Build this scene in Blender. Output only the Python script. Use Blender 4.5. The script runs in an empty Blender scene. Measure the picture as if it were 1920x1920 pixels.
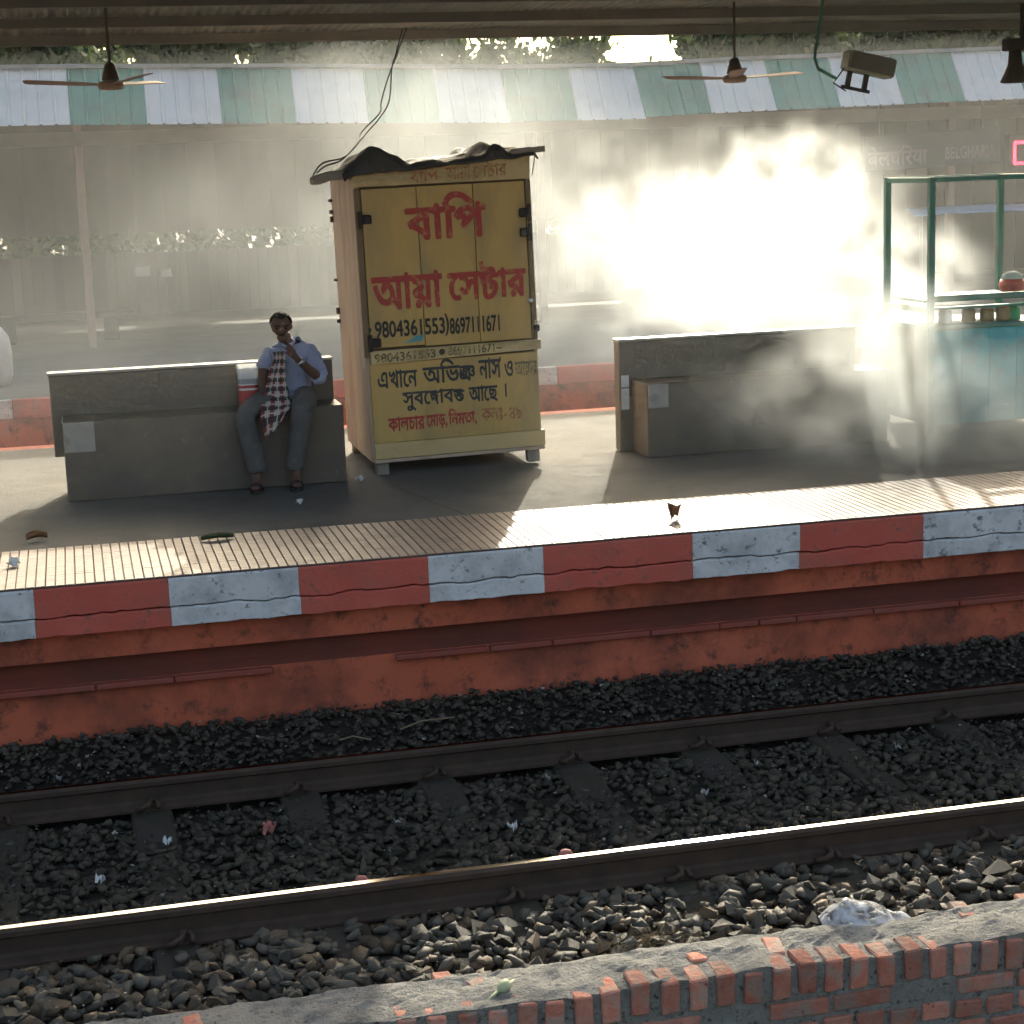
import bpy, bmesh, math, random
import numpy as np
from mathutils import Vector, Matrix, noise as mnoise
R = math.radians
random.seed(11); rng = np.random.default_rng(7)
SC = bpy.context.scene
COL = SC.collection
# ------------------------------------------------------------------ camera
cam = bpy.data.cameras.new('camera'); camo = bpy.data.objects.new('camera', cam); COL.objects.link(camo)
PITCH, YAW, ROLL = 0.18862, 0.23399, -0.0350
cam.sensor_fit = 'HORIZONTAL'; cam.sensor_width = 36.0; cam.lens = 36.0 * 3377.0 / 1920.0
cam.clip_start = 0.05; cam.clip_end = 3000
fw = Vector((math.sin(YAW)*math.cos(PITCH), math.cos(YAW)*math.cos(PITCH), -math.sin(PITCH)))
rt = Vector((math.cos(YAW), -math.sin(YAW), 0)); up = rt.cross(fw)
rt2 = rt*math.cos(ROLL) + up*math.sin(ROLL); up2 = -rt*math.sin(ROLL) + up*math.cos(ROLL)
mw = Matrix.Identity(4)
for i in range(3):
    mw[i][0] = rt2[i]; mw[i][1] = up2[i]; mw[i][2] = -fw[i]
mw[2][3] = 2.147
camo.matrix_world = mw
SC.camera = camo
# ------------------------------------------------------------------ sky, sun, exposure
SUN_EL, SUN_AZ = R(21.2), R(19.5)
world = bpy.data.worlds.new('World'); SC.world = world; world.use_nodes = True
wn = world.node_tree.nodes; wl = world.node_tree.links
sky = wn.new('ShaderNodeTexSky'); sky.sky_type = 'NISHITA'; sky.sun_disc = False
sky.sun_elevation = SUN_EL; sky.sun_rotation = SUN_AZ
sky.air_density = 0.7; sky.dust_density = 9.0; sky.ozone_density = 0.4
bg = wn['Background']; bg.inputs['Strength'].default_value = 0.15
wl.new(sky.outputs[0], bg.inputs['Color'])
sl = bpy.data.lights.new('sun', 'SUN'); sl.energy = 2.6; sl.angle = R(0.6); sl.color = (1.0, 0.93, 0.83)
so = bpy.data.objects.new('sun', sl); COL.objects.link(so)
sd = Vector((math.sin(SUN_AZ)*math.cos(SUN_EL), math.cos(SUN_AZ)*math.cos(SUN_EL), math.sin(SUN_EL)))
so.rotation_euler = (-sd).to_track_quat('-Z', 'Y').to_euler(); so.location = (8, 20, 30)
vs = SC.view_settings; vs.view_transform = 'Standard'; vs.look = 'None'; vs.gamma = 1.0; vs.exposure = 1.55
vs.use_curve_mapping = False
vs.use_white_balance = True; vs.white_balance_temperature = 6750; vs.white_balance_tint = 3.0   # the phone's warm, slightly green white balance
cy = SC.cycles
cy.volume_bounces = 1; cy.use_adaptive_sampling = True; cy.adaptive_threshold = 0.06; cy.adaptive_min_samples = 20; cy.max_bounces = 5; cy.diffuse_bounces = 2; cy.glossy_bounces = 2; cy.transparent_max_bounces = 12
cy.volume_max_steps = 96; cy.use_denoising = True; cy.sample_clamp_indirect = 6.0
# ------------------------------------------------------------------ helpers
class MB:
    """collects vertices and faces; build() links them as one mesh object"""
    def __init__(s): s.v = []; s.f = []; s.m = []
    def add(s, vs_, fs, mi=0):
        k = len(s.v); s.v += [tuple(p) for p in vs_]
        for f in fs: s.f.append([k+i for i in f]); s.m.append(mi)
        return s
    def box(s, x0, x1, y0, y1, z0, z1, mi=0, M=None):
        p = [(x0,y0,z0),(x1,y0,z0),(x1,y1,z0),(x0,y1,z0),(x0,y0,z1),(x1,y0,z1),(x1,y1,z1),(x0,y1,z1)]
        if M is not None: p = [M @ Vector(q) for q in p]
        return s.add(p, [(0,3,2,1),(4,5,6,7),(0,1,5,4),(1,2,6,5),(2,3,7,6),(3,0,4,7)], mi)
    def tube(s, path, r, n=8, mi=0, cap=True):
        path = [Vector(p) for p in path]; rs = r if isinstance(r, (list, tuple)) else [r]*len(path)
        ring = []; prev = None
        for i, p in enumerate(path):
            d = (path[min(i+1, len(path)-1)] - path[max(i-1, 0)]).normalized()
            a = prev if prev is not None else (Vector((0,0,1)) if abs(d.z) < .9 else Vector((1,0,0)))
            u = (a - d*a.dot(d)); u = u.normalized() if u.length > 1e-6 else d.orthogonal().normalized()
            w = d.cross(u); prev = u
            ring.append([p + (u*math.cos(2*math.pi*k/n) + w*math.sin(2*math.pi*k/n))*rs[i] for k in range(n)])
        vs_ = [q for rg in ring for q in rg]; fs = []
        for i in range(len(path)-1):
            for k in range(n): fs.append((i*n+k, i*n+(k+1)%n, (i+1)*n+(k+1)%n, (i+1)*n+k))
        if cap: fs.append(tuple(range(n-1, -1, -1))); fs.append(tuple((len(path)-1)*n+k for k in range(n)))
        return s.add(vs_, fs, mi)
    def lathe(s, prof, n=16, c=(0,0,0), mi=0):
        vs_ = []; fs = []
        for (r, z) in prof:
            for k in range(n): vs_.append((c[0]+r*math.cos(2*math.pi*k/n), c[1]+r*math.sin(2*math.pi*k/n), c[2]+z))
        for i in range(len(prof)-1):
            for k in range(n): fs.append((i*n+k, i*n+(k+1)%n, (i+1)*n+(k+1)%n, (i+1)*n+k))
        fs.append(tuple(range(n-1,-1,-1))); fs.append(tuple((len(prof)-1)*n+k for k in range(n)))
        return s.add(vs_, fs, mi)
    def prof_x(s, prof, x0, x1, mi=0, mis=None):
        """closed (y,z) profile, counter-clockwise seen from +x, swept along x"""
        n = len(prof); vs_ = [(x0,y,z) for y,z in prof] + [(x1,y,z) for y,z in prof]
        k = len(s.v); s.v += vs_
        for i in range(n):
            j = (i+1) % n; s.f.append([k+i, k+j, k+n+j, k+n+i][::-1]); s.m.append(mis[i] if mis else mi)
        s.f.append([k+i for i in range(n)][::-1]); s.m.append(mi); s.f.append([k+n+i for i in range(n)]); s.m.append(mi)
        return s
    def mesh(s, name, mats, smooth=False):
        me = bpy.data.meshes.new(name); me.from_pydata(s.v, [], s.f)
        for m in (mats if isinstance(mats, (list, tuple)) else [mats]): me.materials.append(m)
        me.polygons.foreach_set('material_index', s.m)
        if smooth: me.polygons.foreach_set('use_smooth', [True]*len(me.polygons))
        me.update()
        bm = bmesh.new(); bm.from_mesh(me); bmesh.ops.recalc_face_normals(bm, faces=bm.faces); bm.to_mesh(me); bm.free()
        return me
    def build(s, name, mats, parent=None, smooth=False, bevel=0, loc=None, seg=1):
        return link(name, s.mesh(name, mats, smooth), parent, bevel, loc, seg)
def link(name, me, parent=None, bevel=0, loc=None, seg=1):
    o = bpy.data.objects.new(name, me); COL.objects.link(o)
    if parent: o.parent = parent
    if loc is not None: o.location = loc
    if bevel:
        b = o.modifiers.new('bevel', 'BEVEL'); b.width = bevel; b.segments = seg; b.limit_method = 'ANGLE'; b.angle_limit = R(40)
    return o
def tag(o, label=None, cat=None, group=None, kind=None):
    if label: o['label'] = label
    if cat: o['category'] = cat
    if group: o['group'] = group
    if kind: o['kind'] = kind
    return o
def empty(name, loc=(0,0,0), rot=(0,0,0)):
    o = bpy.data.objects.new(name, None); COL.objects.link(o); o.location = loc; o.rotation_euler = rot; o.empty_display_size = .1; return o
def dup(o, parent=None, loc=None, rot=None, label=None, group=None):
    c = o.copy(); COL.objects.link(c); c.parent = parent
    if loc is not None: c.location = loc
    if rot is not None: c.rotation_euler = rot
    if label: c['label'] = label
    if group: c['group'] = group
    for ch in list(o.children): dup(ch, c)
    return c
def rod(a, b, r, n=8): return MB().tube([a, b], r, n)
# ------------------------------------------------------------------ materials
def mat(name, c1, c2=None, sc=6.0, rough=.8, bump=0., bsc=40., metal=0., spec=.35, dirt=None, dsc=3., dth=(.5,.7), rnd=0., stretch=(1,1,1), attr=None, bdist=.01, trans=0., objcol=False, detail=6, dirt2=None, d2sc=12., d2th=(.55,.62)):
    m = bpy.data.materials.new(name); m.use_nodes = True; nt = m.node_tree; N = nt.nodes; L = nt.links
    b = N['Principled BSDF']; b.inputs['Roughness'].default_value = rough; b.inputs['Metallic'].default_value = metal
    b.inputs['Specular IOR Level'].default_value = spec
    tc = N.new('ShaderNodeTexCoord'); mp = N.new('ShaderNodeMapping'); mp.inputs['Scale'].default_value = stretch
    L.new(tc.outputs['Object'], mp.inputs['Vector'])
    oi = N.new('ShaderNodeObjectInfo'); va = N.new('ShaderNodeVectorMath'); va.operation = 'ADD'
    mu = N.new('ShaderNodeMath'); mu.operation = 'MULTIPLY'; mu.inputs[1].default_value = 37.0
    L.new(oi.outputs['Random'], mu.inputs[0]); L.new(mp.outputs[0], va.inputs[0]); L.new(mu.outputs[0], va.inputs[1])
    vec = va.outputs[0]
    def nz(scale, det=detail, ro=.6):
        n = N.new('ShaderNodeTexNoise'); n.inputs['Scale'].default_value = scale; n.inputs['Detail'].default_value = det
        n.inputs['Roughness'].default_value = ro; L.new(vec, n.inputs['Vector']); return n.outputs['Fac']
    def ramp(src, a, bb):
        r = N.new('ShaderNodeMapRange'); r.inputs[1].default_value = a; r.inputs[2].default_value = bb; L.new(src, r.inputs[0]); return r.outputs[0]
    def mix(f, a, bb, mode='MIX'):
        x = N.new('ShaderNodeMix'); x.data_type = 'RGBA'; x.blend_type = mode
        for i, val in ((0, f), (6, a), (7, bb)):
            if hasattr(val, 'is_linked'): L.new(val, x.inputs[i])
            else: x.inputs[i].default_value = val if i == 0 else (*val[:3], 1)
        return x.outputs[2]
    col = None
    if attr:
        at = N.new('ShaderNodeAttribute'); at.attribute_name = attr; col = at.outputs['Color']
    elif objcol: col = oi.outputs['Color']
    if c2 is not None or col is not None:
        f = ramp(nz(sc), .3, .7)
        if col is not None: col = mix(.5, col, mix(f, (.5,.5,.5), (1.5,1.4,1.3)), 'MULTIPLY') if False else mix(1.0, col, mix(f, (.72,.72,.72), (1.3,1.28,1.25)), 'MULTIPLY')
        else: col = mix(f, c1, c2)
    else: col = mix(0.0, c1, c1)
    if dirt: col = mix(ramp(nz(dsc, 8, .65), *dth), col, dirt)
    if dirt2: col = mix(ramp(nz(d2sc, 9, .75), *d2th), col, dirt2)
    if rnd:
        h = N.new('ShaderNodeMapRange'); h.inputs[3].default_value = 1-rnd; h.inputs[4].default_value = 1+rnd; L.new(oi.outputs['Random'], h.inputs[0])
        cb = N.new('ShaderNodeCombineColor')
        for i in range(3): L.new(h.outputs[0], cb.inputs[i])
        col = mix(1.0, col, cb.outputs[0], 'MULTIPLY')
    L.new(col, b.inputs['Base Color'])
    if bump:
        bp = N.new('ShaderNodeBump'); bp.inputs['Strength'].default_value = bump; bp.inputs['Distance'].default_value = bdist
        L.new(nz(bsc, 5, .65), bp.inputs['Height']); L.new(bp.outputs[0], b.inputs['Normal'])
    rr = ramp(nz(sc*2.3, 4), .2, .8); rm = N.new('ShaderNodeMapRange'); rm.inputs[3].default_value = max(rough-.1, .02); rm.inputs[4].default_value = min(rough+.1, 1)
    L.new(rr, rm.inputs[0]); L.new(rm.outputs[0], b.inputs['Roughness'])
    if trans:
        t = N.new('ShaderNodeBsdfTranslucent'); L.new(col, t.inputs['Color']); ms = N.new('ShaderNodeMixShader'); ms.inputs[0].default_value = trans
        L.new(b.outputs[0], ms.inputs[1]); L.new(t.outputs[0], ms.inputs[2]); L.new(ms.outputs[0], N['Material Output'].inputs['Surface'])
    return m
M = {}
def D(name, *a, **k): M[name] = mat(name, *a, **k)
D('earth', (.10,.08,.06), (.16,.13,.10), sc=.8, bump=.3)
D('asphalt', (.165,.155,.135), (.23,.215,.19), sc=2.2, rough=.88, bump=.9, bsc=120, bdist=.006, dirt=(.13,.122,.108), dsc=1.1, dth=(.5,.72), spec=.15, dirt2=(.10,.093,.08), d2sc=26, d2th=(.57,.68))
D('tile', (.31,.22,.165), (.40,.29,.22), sc=5, rough=.5, bump=.35, bsc=60, dirt=(.22,.17,.13), dsc=5, rnd=.10, spec=.5, bdist=.004)
D('coping_red', (.60,.115,.075), (.66,.15,.10), sc=4, rough=.7, bump=.7, bsc=22, dirt=(.44,.15,.10), dsc=2.6, dth=(.48,.72), bdist=.012, dirt2=(.22,.12,.09), d2sc=16, d2th=(.58,.66))
D('coping_white', (.70,.69,.65), (.80,.79,.75), sc=5, rough=.75, bump=.5, bsc=24, dirt=(.42,.42,.40), dsc=4, dth=(.45,.72), bdist=.012, dirt2=(.20,.19,.17), d2sc=17, d2th=(.565,.64))
D('wall_red', (.60,.135,.062), (.68,.17,.085), sc=1.6, rough=.8, bump=.5, bsc=14, dirt=(.16,.055,.035), dsc=1.7, dth=(.46,.72), bdist=.014, dirt2=(.15,.06,.04), d2sc=7, d2th=(.52,.66))
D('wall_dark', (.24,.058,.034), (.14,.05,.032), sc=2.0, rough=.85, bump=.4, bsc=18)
D('ledge', (.36,.08,.05), (.30,.10,.07), sc=6, rough=.85, dirt=(.42,.36,.32), dsc=5, dth=(.62,.7), bump=.5, bsc=30)
D('rail_rust', (.085,.052,.032), (.050,.033,.022), sc=9, rough=.75, bump=.3, bsc=60, spec=.4, bdist=.003)
D('rail_steel', (.20,.16,.12), (.13,.105,.08), sc=20, rough=.11, metal=1.0, stretch=(.05,1,1))
D('sleeper', (.046,.040,.027), (.066,.056,.038), sc=5, rough=.9, bump=.5, bsc=45, dirt=(.06,.05,.045), dsc=3)
D('stone', (.1,.1,.1), sc=16, rough=.74, bump=.6, bsc=40, objcol=True, bdist=.006)
D('stone_mass', (.1,.1,.1), sc=22, rough=.74, bump=.6, bsc=40, attr='stone_colour', bdist=.006)
D('gravel_bed', (.040,.034,.024), (.026,.022,.016), sc=12, rough=.95, bump=1, bsc=30, bdist=.03)
D('brick', (.50,.16,.095), (.60,.28,.19), sc=14, rough=.88, bump=1.0, bsc=38, dirt=(.40,.28,.21), dsc=11, dth=(.48,.62), rnd=.32, bdist=.012, dirt2=(.12,.055,.04), d2sc=34, d2th=(.60,.66))
D('mortar', (.33,.305,.26), (.43,.39,.33), sc=6, rough=.95, bump=1.0, bsc=70, dirt=(.19,.185,.165), dsc=6, dth=(.45,.62), bdist=.02, dirt2=(.10,.095,.08), d2sc=42, d2th=(.57,.63))
D('joint_mortar', (.25,.245,.20), (.34,.325,.27), sc=16, rough=.95, bump=1.0, bsc=60, bdist=.02, dirt2=(.07,.065,.055), d2sc=40, d2th=(.55,.62))
D('bench', (.145,.110,.070), (.180,.138,.088), sc=2.0, rough=.42, bump=.3, bsc=30, spec=.5, dirt=(.11,.09,.07), dsc=1.2, dirt2=(.26,.22,.16), d2sc=9, d2th=(.60,.70))
D('bench_edge_lit', (.45,.40,.33), (.55,.50,.42), sc=6, rough=.4)  # paler than the bench: light reflected off its top put into the colour
D('bench_patch', (.34,.32,.27), (.42,.39,.33), sc=7, rough=.5, dirt=(.25,.22,.18), dsc=9)
D('kiosk_yellow', (.66,.42,.125), (.74,.49,.17), sc=3.0, rough=.6, bump=.25, bsc=12, dirt=(.46,.32,.15), dsc=3.4, dth=(.45,.72), stretch=(1,1,.35), spec=.3, dirt2=(.17,.12,.055), d2sc=2.6, d2th=(.62,.78))
D('kiosk_board', (.70,.50,.22), (.78,.58,.28), sc=4.0, rough=.65, bump=.25, bsc=14, dirt=(.30,.22,.11), dsc=5, dth=(.52,.75), stretch=(.4,1,1), spec=.3)
D('kiosk_side', (.58,.43,.30), (.66,.50,.34), sc=3.0, rough=.7, bump=.25, bsc=12, dirt=(.45,.25,.20), dsc=2.2, dth=(.48,.7), stretch=(1,1,.3))
D('kiosk_post', (.20,.14,.08), (.30,.20,.10), sc=8, rough=.8, bump=.3, bsc=30, stretch=(1,1,.3))
D('raw_wood', (.30,.25,.19), (.38,.32,.25), sc=10, rough=.9, bump=.5, bsc=30, stretch=(.3,1,1))
D('tarp', (.045,.043,.038), (.075,.07,.06), sc=7, rough=.7, bump=.6, bsc=18, bdist=.02)
D('iron', (.035,.03,.026), (.06,.045,.035), sc=20, rough=.7, bump=.3, bsc=80)
D('chrome', (.6,.6,.58), sc=10, rough=.3, metal=1)
D('paint_red', (.56,.07,.05), (.46,.075,.055), sc=14, rough=.6, dirt=(.60,.28,.12), dsc=20, dth=(.54,.66))
D('paint_red_worn', (.46,.10,.05), (.50,.22,.08), sc=18, rough=.6, dirt=(.52,.36,.13), dsc=26, dth=(.47,.55))
D('paint_dark', (.035,.035,.032), (.07,.06,.045), sc=14, rough=.6, dirt=(.30,.22,.09), dsc=24, dth=(.60,.72))
D('paint_dark_worn', (.10,.085,.05), (.22,.17,.07), sc=18, rough=.6, dirt=(.50,.37,.14), dsc=30, dth=(.48,.56))
D('paint_black', (.045,.052,.052), (.085,.085,.07), sc=14, rough=.6, dirt=(.30,.23,.10), dsc=24, dth=(.58,.68))
D('paint_blue', (.12,.38,.40), (.16,.42,.42), sc=14, rough=.6)
D('roof_white', (.80,.84,.83), (.86,.89,.88), sc=2, rough=.5, dirt=(.72,.76,.75), dsc=2.5, trans=.25)
D('roof_green', (.06,.28,.23), (.09,.33,.28), sc=2, rough=.5, dirt=(.09,.22,.18), dsc=2.5, trans=.15)
D('roof_metal', (.23,.24,.215), (.30,.305,.275), sc=3, rough=.7, dirt=(.11,.12,.10), dsc=1.2)
D('steel_grey', (.16,.155,.14), (.21,.20,.18), sc=4, rough=.7)
D('brown_boarding', (.075,.056,.044), (.11,.082,.062), sc=2.2, rough=.85, bump=.3, bsc=12, rnd=.25, stretch=(1,1,.3))
D('fan_brown', (.26,.17,.13), (.32,.21,.16), sc=5, rough=.45)
D('fan_dark', (.09,.065,.05), (.12,.09,.07), sc=5, rough=.5)
D('stall_green', (.05,.21,.15), (.08,.27,.20), sc=6, rough=.55, dirt=(.10,.15,.11), dsc=6)
D('stall_blue', (.03,.40,.43), (.05,.48,.50), sc=3, rough=.5, dirt=(.10,.30,.28), dsc=4)
D('stall_side', (.09,.14,.10), (.12,.18,.13), sc=3, rough=.7)
D('glass_jar', (.55,.60,.55), (.65,.68,.6), sc=5, rough=.12, spec=.6)
D('snack', (.36,.22,.08), (.5,.34,.14), sc=30, rough=.8, bump=.6, bsc=60)
D('plastic_red', (.55,.05,.035), (.6,.07,.05), sc=6, rough=.35)
D('plastic_green', (.04,.40,.12), (.06,.46,.16), sc=6, rough=.35)
D('plastic_white', (.72,.73,.72), (.80,.80,.78), sc=6, rough=.4, bump=.5, bsc=18, trans=.25)
D('sack', (.55,.57,.56), (.66,.67,.65), sc=6, rough=.8, bump=.5, bsc=25, trans=.2)
D('paper', (.70,.70,.66), (.80,.79,.74), sc=30, rough=.8)
D('paper_dusty', (.34,.33,.29), (.46,.44,.39), sc=30, rough=.85)
D('scrap_pink', (.50,.16,.13), (.6,.25,.2), sc=30, rough=.7)
D('leaf_dry', (.26,.13,.055), (.34,.18,.08), sc=20, rough=.8, trans=.3)
D('leaf_dark', (.06,.085,.035), (.10,.12,.05), sc=20, rough=.7, trans=.2)
D('leaf', (.050,.080,.030), (.085,.12,.045), sc=3, rough=.7, trans=.25, spec=.2)
D('bark', (.10,.075,.05), (.15,.11,.08), sc=6, rough=.95, bump=.6, bsc=20)
D('bud_green', (.42,.47,.24), (.55,.58,.34), sc=20, rough=.6)
D('lemon', (.62,.58,.30), (.70,.66,.42), sc=20, rough=.5)
D('straw', (.22,.16,.085), (.30,.22,.12), sc=20, rough=.9)
D('skin', (.13,.065,.042), (.17,.085,.055), sc=10, rough=.55)
D('hair', (.015,.013,.012), (.025,.021,.018), sc=60, rough=.9, bump=.6, bsc=200, spec=.1)
D('shirt', (.34,.37,.50), (.40,.43,.56), sc=6, rough=.9, bump=.5, bsc=16, bdist=.02)
D('trousers', (.115,.110,.10), (.15,.142,.13), sc=6, rough=.95, bump=.4, bsc=16, bdist=.02)
D('sandal', (.03,.027,.024), (.05,.04,.035), sc=20, rough=.7)
D('blue_tarp', (.20,.34,.50), (.28,.42,.58), sc=5, rough=.6, bump=.5, bsc=12)
D('board_dark', (.035,.033,.04), (.05,.045,.05), sc=4, rough=.6)
D('board_text', (.30,.24,.225), (.36,.29,.27), sc=10, rough=.7)
D('wire', (.02,.02,.02), rough=.6)
D('bag_red', (.50,.055,.045), (.58,.08,.06), sc=8, rough=.45)
D('bag_grey', (.30,.31,.31), (.38,.38,.37), sc=8, rough=.5)
D('cast', (.22,.22,.17), (.27,.26,.2), sc=8, rough=.5)
def led():
    m = bpy.data.materials.new('led_red'); m.use_nodes = True; b = m.node_tree.nodes['Principled BSDF']
    b.inputs['Base Color'].default_value = (.4,.01,.02,1); b.inputs['Emission Color'].default_value = (1,.02,.05,1); b.inputs['Emission Strength'].default_value = 3.0; return m
M['led'] = led()
def plaid():
    m = bpy.data.materials.new('plaid_cotton'); m.use_nodes = True; nt = m.node_tree; N = nt.nodes; L = nt.links; b = N['Principled BSDF']; b.inputs['Roughness'].default_value = .95
    uv = N.new('ShaderNodeUVMap'); sep = N.new('ShaderNodeSeparateXYZ'); L.new(uv.outputs[0], sep.inputs[0])
    def stripes(sock, k, ph, th):
        a = N.new('ShaderNodeMath'); a.operation = 'MULTIPLY_ADD'; L.new(sock, a.inputs[0]); a.inputs[1].default_value = k; a.inputs[2].default_value = ph
        f = N.new('ShaderNodeMath'); f.operation = 'FRACT'; L.new(a.outputs[0], f.inputs[0])
        c = N.new('ShaderNodeMath'); c.operation = 'LESS_THAN'; L.new(f.outputs[0], c.inputs[0]); c.inputs[1].default_value = th; return c.outputs[0]
    def mix(f, a, c):
        x = N.new('ShaderNodeMix'); x.data_type = 'RGBA'
        for i, val in ((0,f),(6,a),(7,c)):
            if hasattr(val, 'is_linked'): L.new(val, x.inputs[i])
            else: x.inputs[i].default_value = val if i == 0 else (*val,1)
        return x.outputs[2]
    s1 = stripes(sep.outputs[0], 3, 0, .42); s2 = stripes(sep.outputs[1], 8, 0, .42)
    a = mix(s1, (.50,.47,.41), (.30,.06,.055)); c = mix(s1, (.05,.09,.07), (.10,.03,.03)); d = mix(s2, a, c)
    w = stripes(sep.outputs[0], 3, .3, .10); d = mix(w, d, (.58,.55,.49)); w = stripes(sep.outputs[1], 8, .3, .12); d = mix(w, d, (.58,.55,.49))
    L.new(d, b.inputs['Base Color']); return m
M['plaid'] = plaid()
def bag_clear():
    m = bpy.data.materials.new('clear_plastic'); m.use_nodes = True; nt = m.node_tree; N = nt.nodes; L = nt.links; b = N['Principled BSDF']
    b.inputs['Base Color'].default_value = (.75,.75,.75,1); b.inputs['Roughness'].default_value = .22
    t = N.new('ShaderNodeBsdfTransparent'); t.inputs[0].default_value = (.92,.92,.92,1); ms = N.new('ShaderNodeMixShader')
    n = N.new('ShaderNodeTexNoise'); n.inputs['Scale'].default_value = 22; tc = N.new('ShaderNodeTexCoord'); L.new(tc.outputs['Object'], n.inputs['Vector'])
    r = N.new('ShaderNodeMapRange'); r.inputs[1].default_value = .4; r.inputs[2].default_value = .62; r.inputs[3].default_value = .22; r.inputs[4].default_value = .8
    L.new(n.outputs['Fac'], r.inputs[0]); L.new(r.outputs[0], ms.inputs[0]); L.new(t.outputs[0], ms.inputs[1]); L.new(b.outputs[0], ms.inputs[2]); L.new(ms.outputs[0], N['Material Output'].inputs['Surface'])
    return m
M['clear'] = bag_clear()
# ------------------------------------------------------------------ ground and platforms
X0, X1 = -24.0, 40.0
g = MB().add([(-160,-50,-1.32),(220,-50,-1.32),(220,270,-1.32),(-160,270,-1.32)], [(0,1,2,3)]).build('ground', M['earth']); tag(g, 'bare brown earth around the station', 'ground', kind='structure')
# island platform: slab whose front wall carries the mouldings
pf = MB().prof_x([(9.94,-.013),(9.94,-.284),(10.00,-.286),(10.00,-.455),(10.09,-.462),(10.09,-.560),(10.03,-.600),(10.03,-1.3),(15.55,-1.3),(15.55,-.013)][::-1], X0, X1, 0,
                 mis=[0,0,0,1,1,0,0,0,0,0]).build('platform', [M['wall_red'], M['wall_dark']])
tag(pf, 'raised island platform with red painted front wall below the striped coping', 'platform', kind='structure')
def sheet(x0, x1, y0, y1, z, nx, ny, amp, seed):
    b = MB(); vs_ = []
    for j in range(ny+1):
        for i in range(nx+1):
            x = x0+(x1-x0)*i/nx; y = y0+(y1-y0)*j/ny
            vs_.append((x, y, z + amp*mnoise.noise((x*.8+seed, y*.8, seed)) + amp*.4*mnoise.noise((x*4, y*4, seed))))
    fs = [(j*(nx+1)+i, j*(nx+1)+i+1, (j+1)*(nx+1)+i+1, (j+1)*(nx+1)+i) for j in range(ny) for i in range(nx)]
    return b.add(vs_, fs)
sheet(X0, X1, 10.955, 15.3, -.004, 220, 36, .004, 3).build('paving', M['asphalt'], pf, smooth=True)
b = MB(); vs_ = []; px_, py_ = 2.02, 12.45
for k in range(26):
    w_c = .003+.004*abs(mnoise.noise((k*.7, 2, 2))); vs_ += [(px_-w_c, py_, .0035), (px_+w_c, py_, .0035)]; px_ += .012+.03*mnoise.noise((k*.9, 5, 1)); py_ -= .062
b.add(vs_, [(2*k, 2*k+1, 2*k+3, 2*k+2) for k in range(25)]).build('crack', M['iron'], pf)
# coping stripes, each an upper and a lower course parted by the long crack
def crack(x): return -.178 + .014*mnoise.noise((x*1.3, 3, 0)) + .014*mnoise.noise((x*6, 7, 0)) + .010*mnoise.noise((x*19, 1, 0))
def crack_w(x): return .0035 + .0035*abs(mnoise.noise((x*5, 9, 4)))
bounds = [-.332,.398,1.114,1.858,2.536,3.451,4.127,4.94]
while bounds[-1] < 12: bounds.append(bounds[-1] + .74 + random.uniform(-.05,.05))
while bounds[0] > -6: bounds.insert(0, bounds[0] - .74)
i0 = bounds.index(-.332)
JB = {}
def jb(k): return JB.setdefault(k, random.uniform(-.006,.006))
def strip_block(x0, x1, zt, zb, yf, yb, ft, fb, dx=0):
    n = max(4, int((x1-x0)/.022)); b = MB(); vs_ = []; j0 = ft; j1 = fb
    for i in range(n+1):
        x = x0+(x1-x0)*i/n
        if i == 0: x += j0
        if i == n: x += j1
        t = zt(x); bo = zb(x)
        f = yf + .004*mnoise.noise((x*3, 5, 2))
        vs_ += [(x, f+.010, t), (x, f, t-.010), (x, f+.001, bo+.004), (x, f+.006, bo), (x, yb, bo), (x, yb, t)]
    fs = []
    for i in range(n):
        for k in range(6): fs.append((i*6+k, i*6+(k+1)%6, (i+1)*6+(k+1)%6, (i+1)*6+k))
    fs.append(tuple(range(6))); fs.append(tuple(n*6+k for k in range(6))[::-1])
    return b.add(vs_, fs)
for i in range(len(bounds)-1):
    red = (i - i0) % 2 == 0
    m_ = M['coping_red'] if red else M['coping_white']; a, c = bounds[i]+.0007, bounds[i+1]-.0007
    o = strip_block(a, c, lambda x: -.014, lambda x: crack(x)+crack_w(x), 9.89, 9.938, jb((i,0)), jb((i+1,0))).build('coping_block', m_, pf)
    lo = strip_block(a, c, lambda x: crack(x)-crack_w(x), lambda x: -.288+.010*mnoise.noise((x*7, 2, 9))+.004*mnoise.noise((x*25, 2, 9)), 9.892, 9.938, jb((i,1)), jb((i+1,1))).build('coping_block', m_, pf)
    o['label'] = lo['label'] = ('red' if red else 'white') + ' painted coping block with a crack along its middle'
for (xa, xb) in ((bounds[-1], X1), (X0, bounds[0])):
    MB().box(xa, xb, 9.89, 9.938, -.286, -.014).build('coping_run', M['coping_red'], pf)
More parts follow.
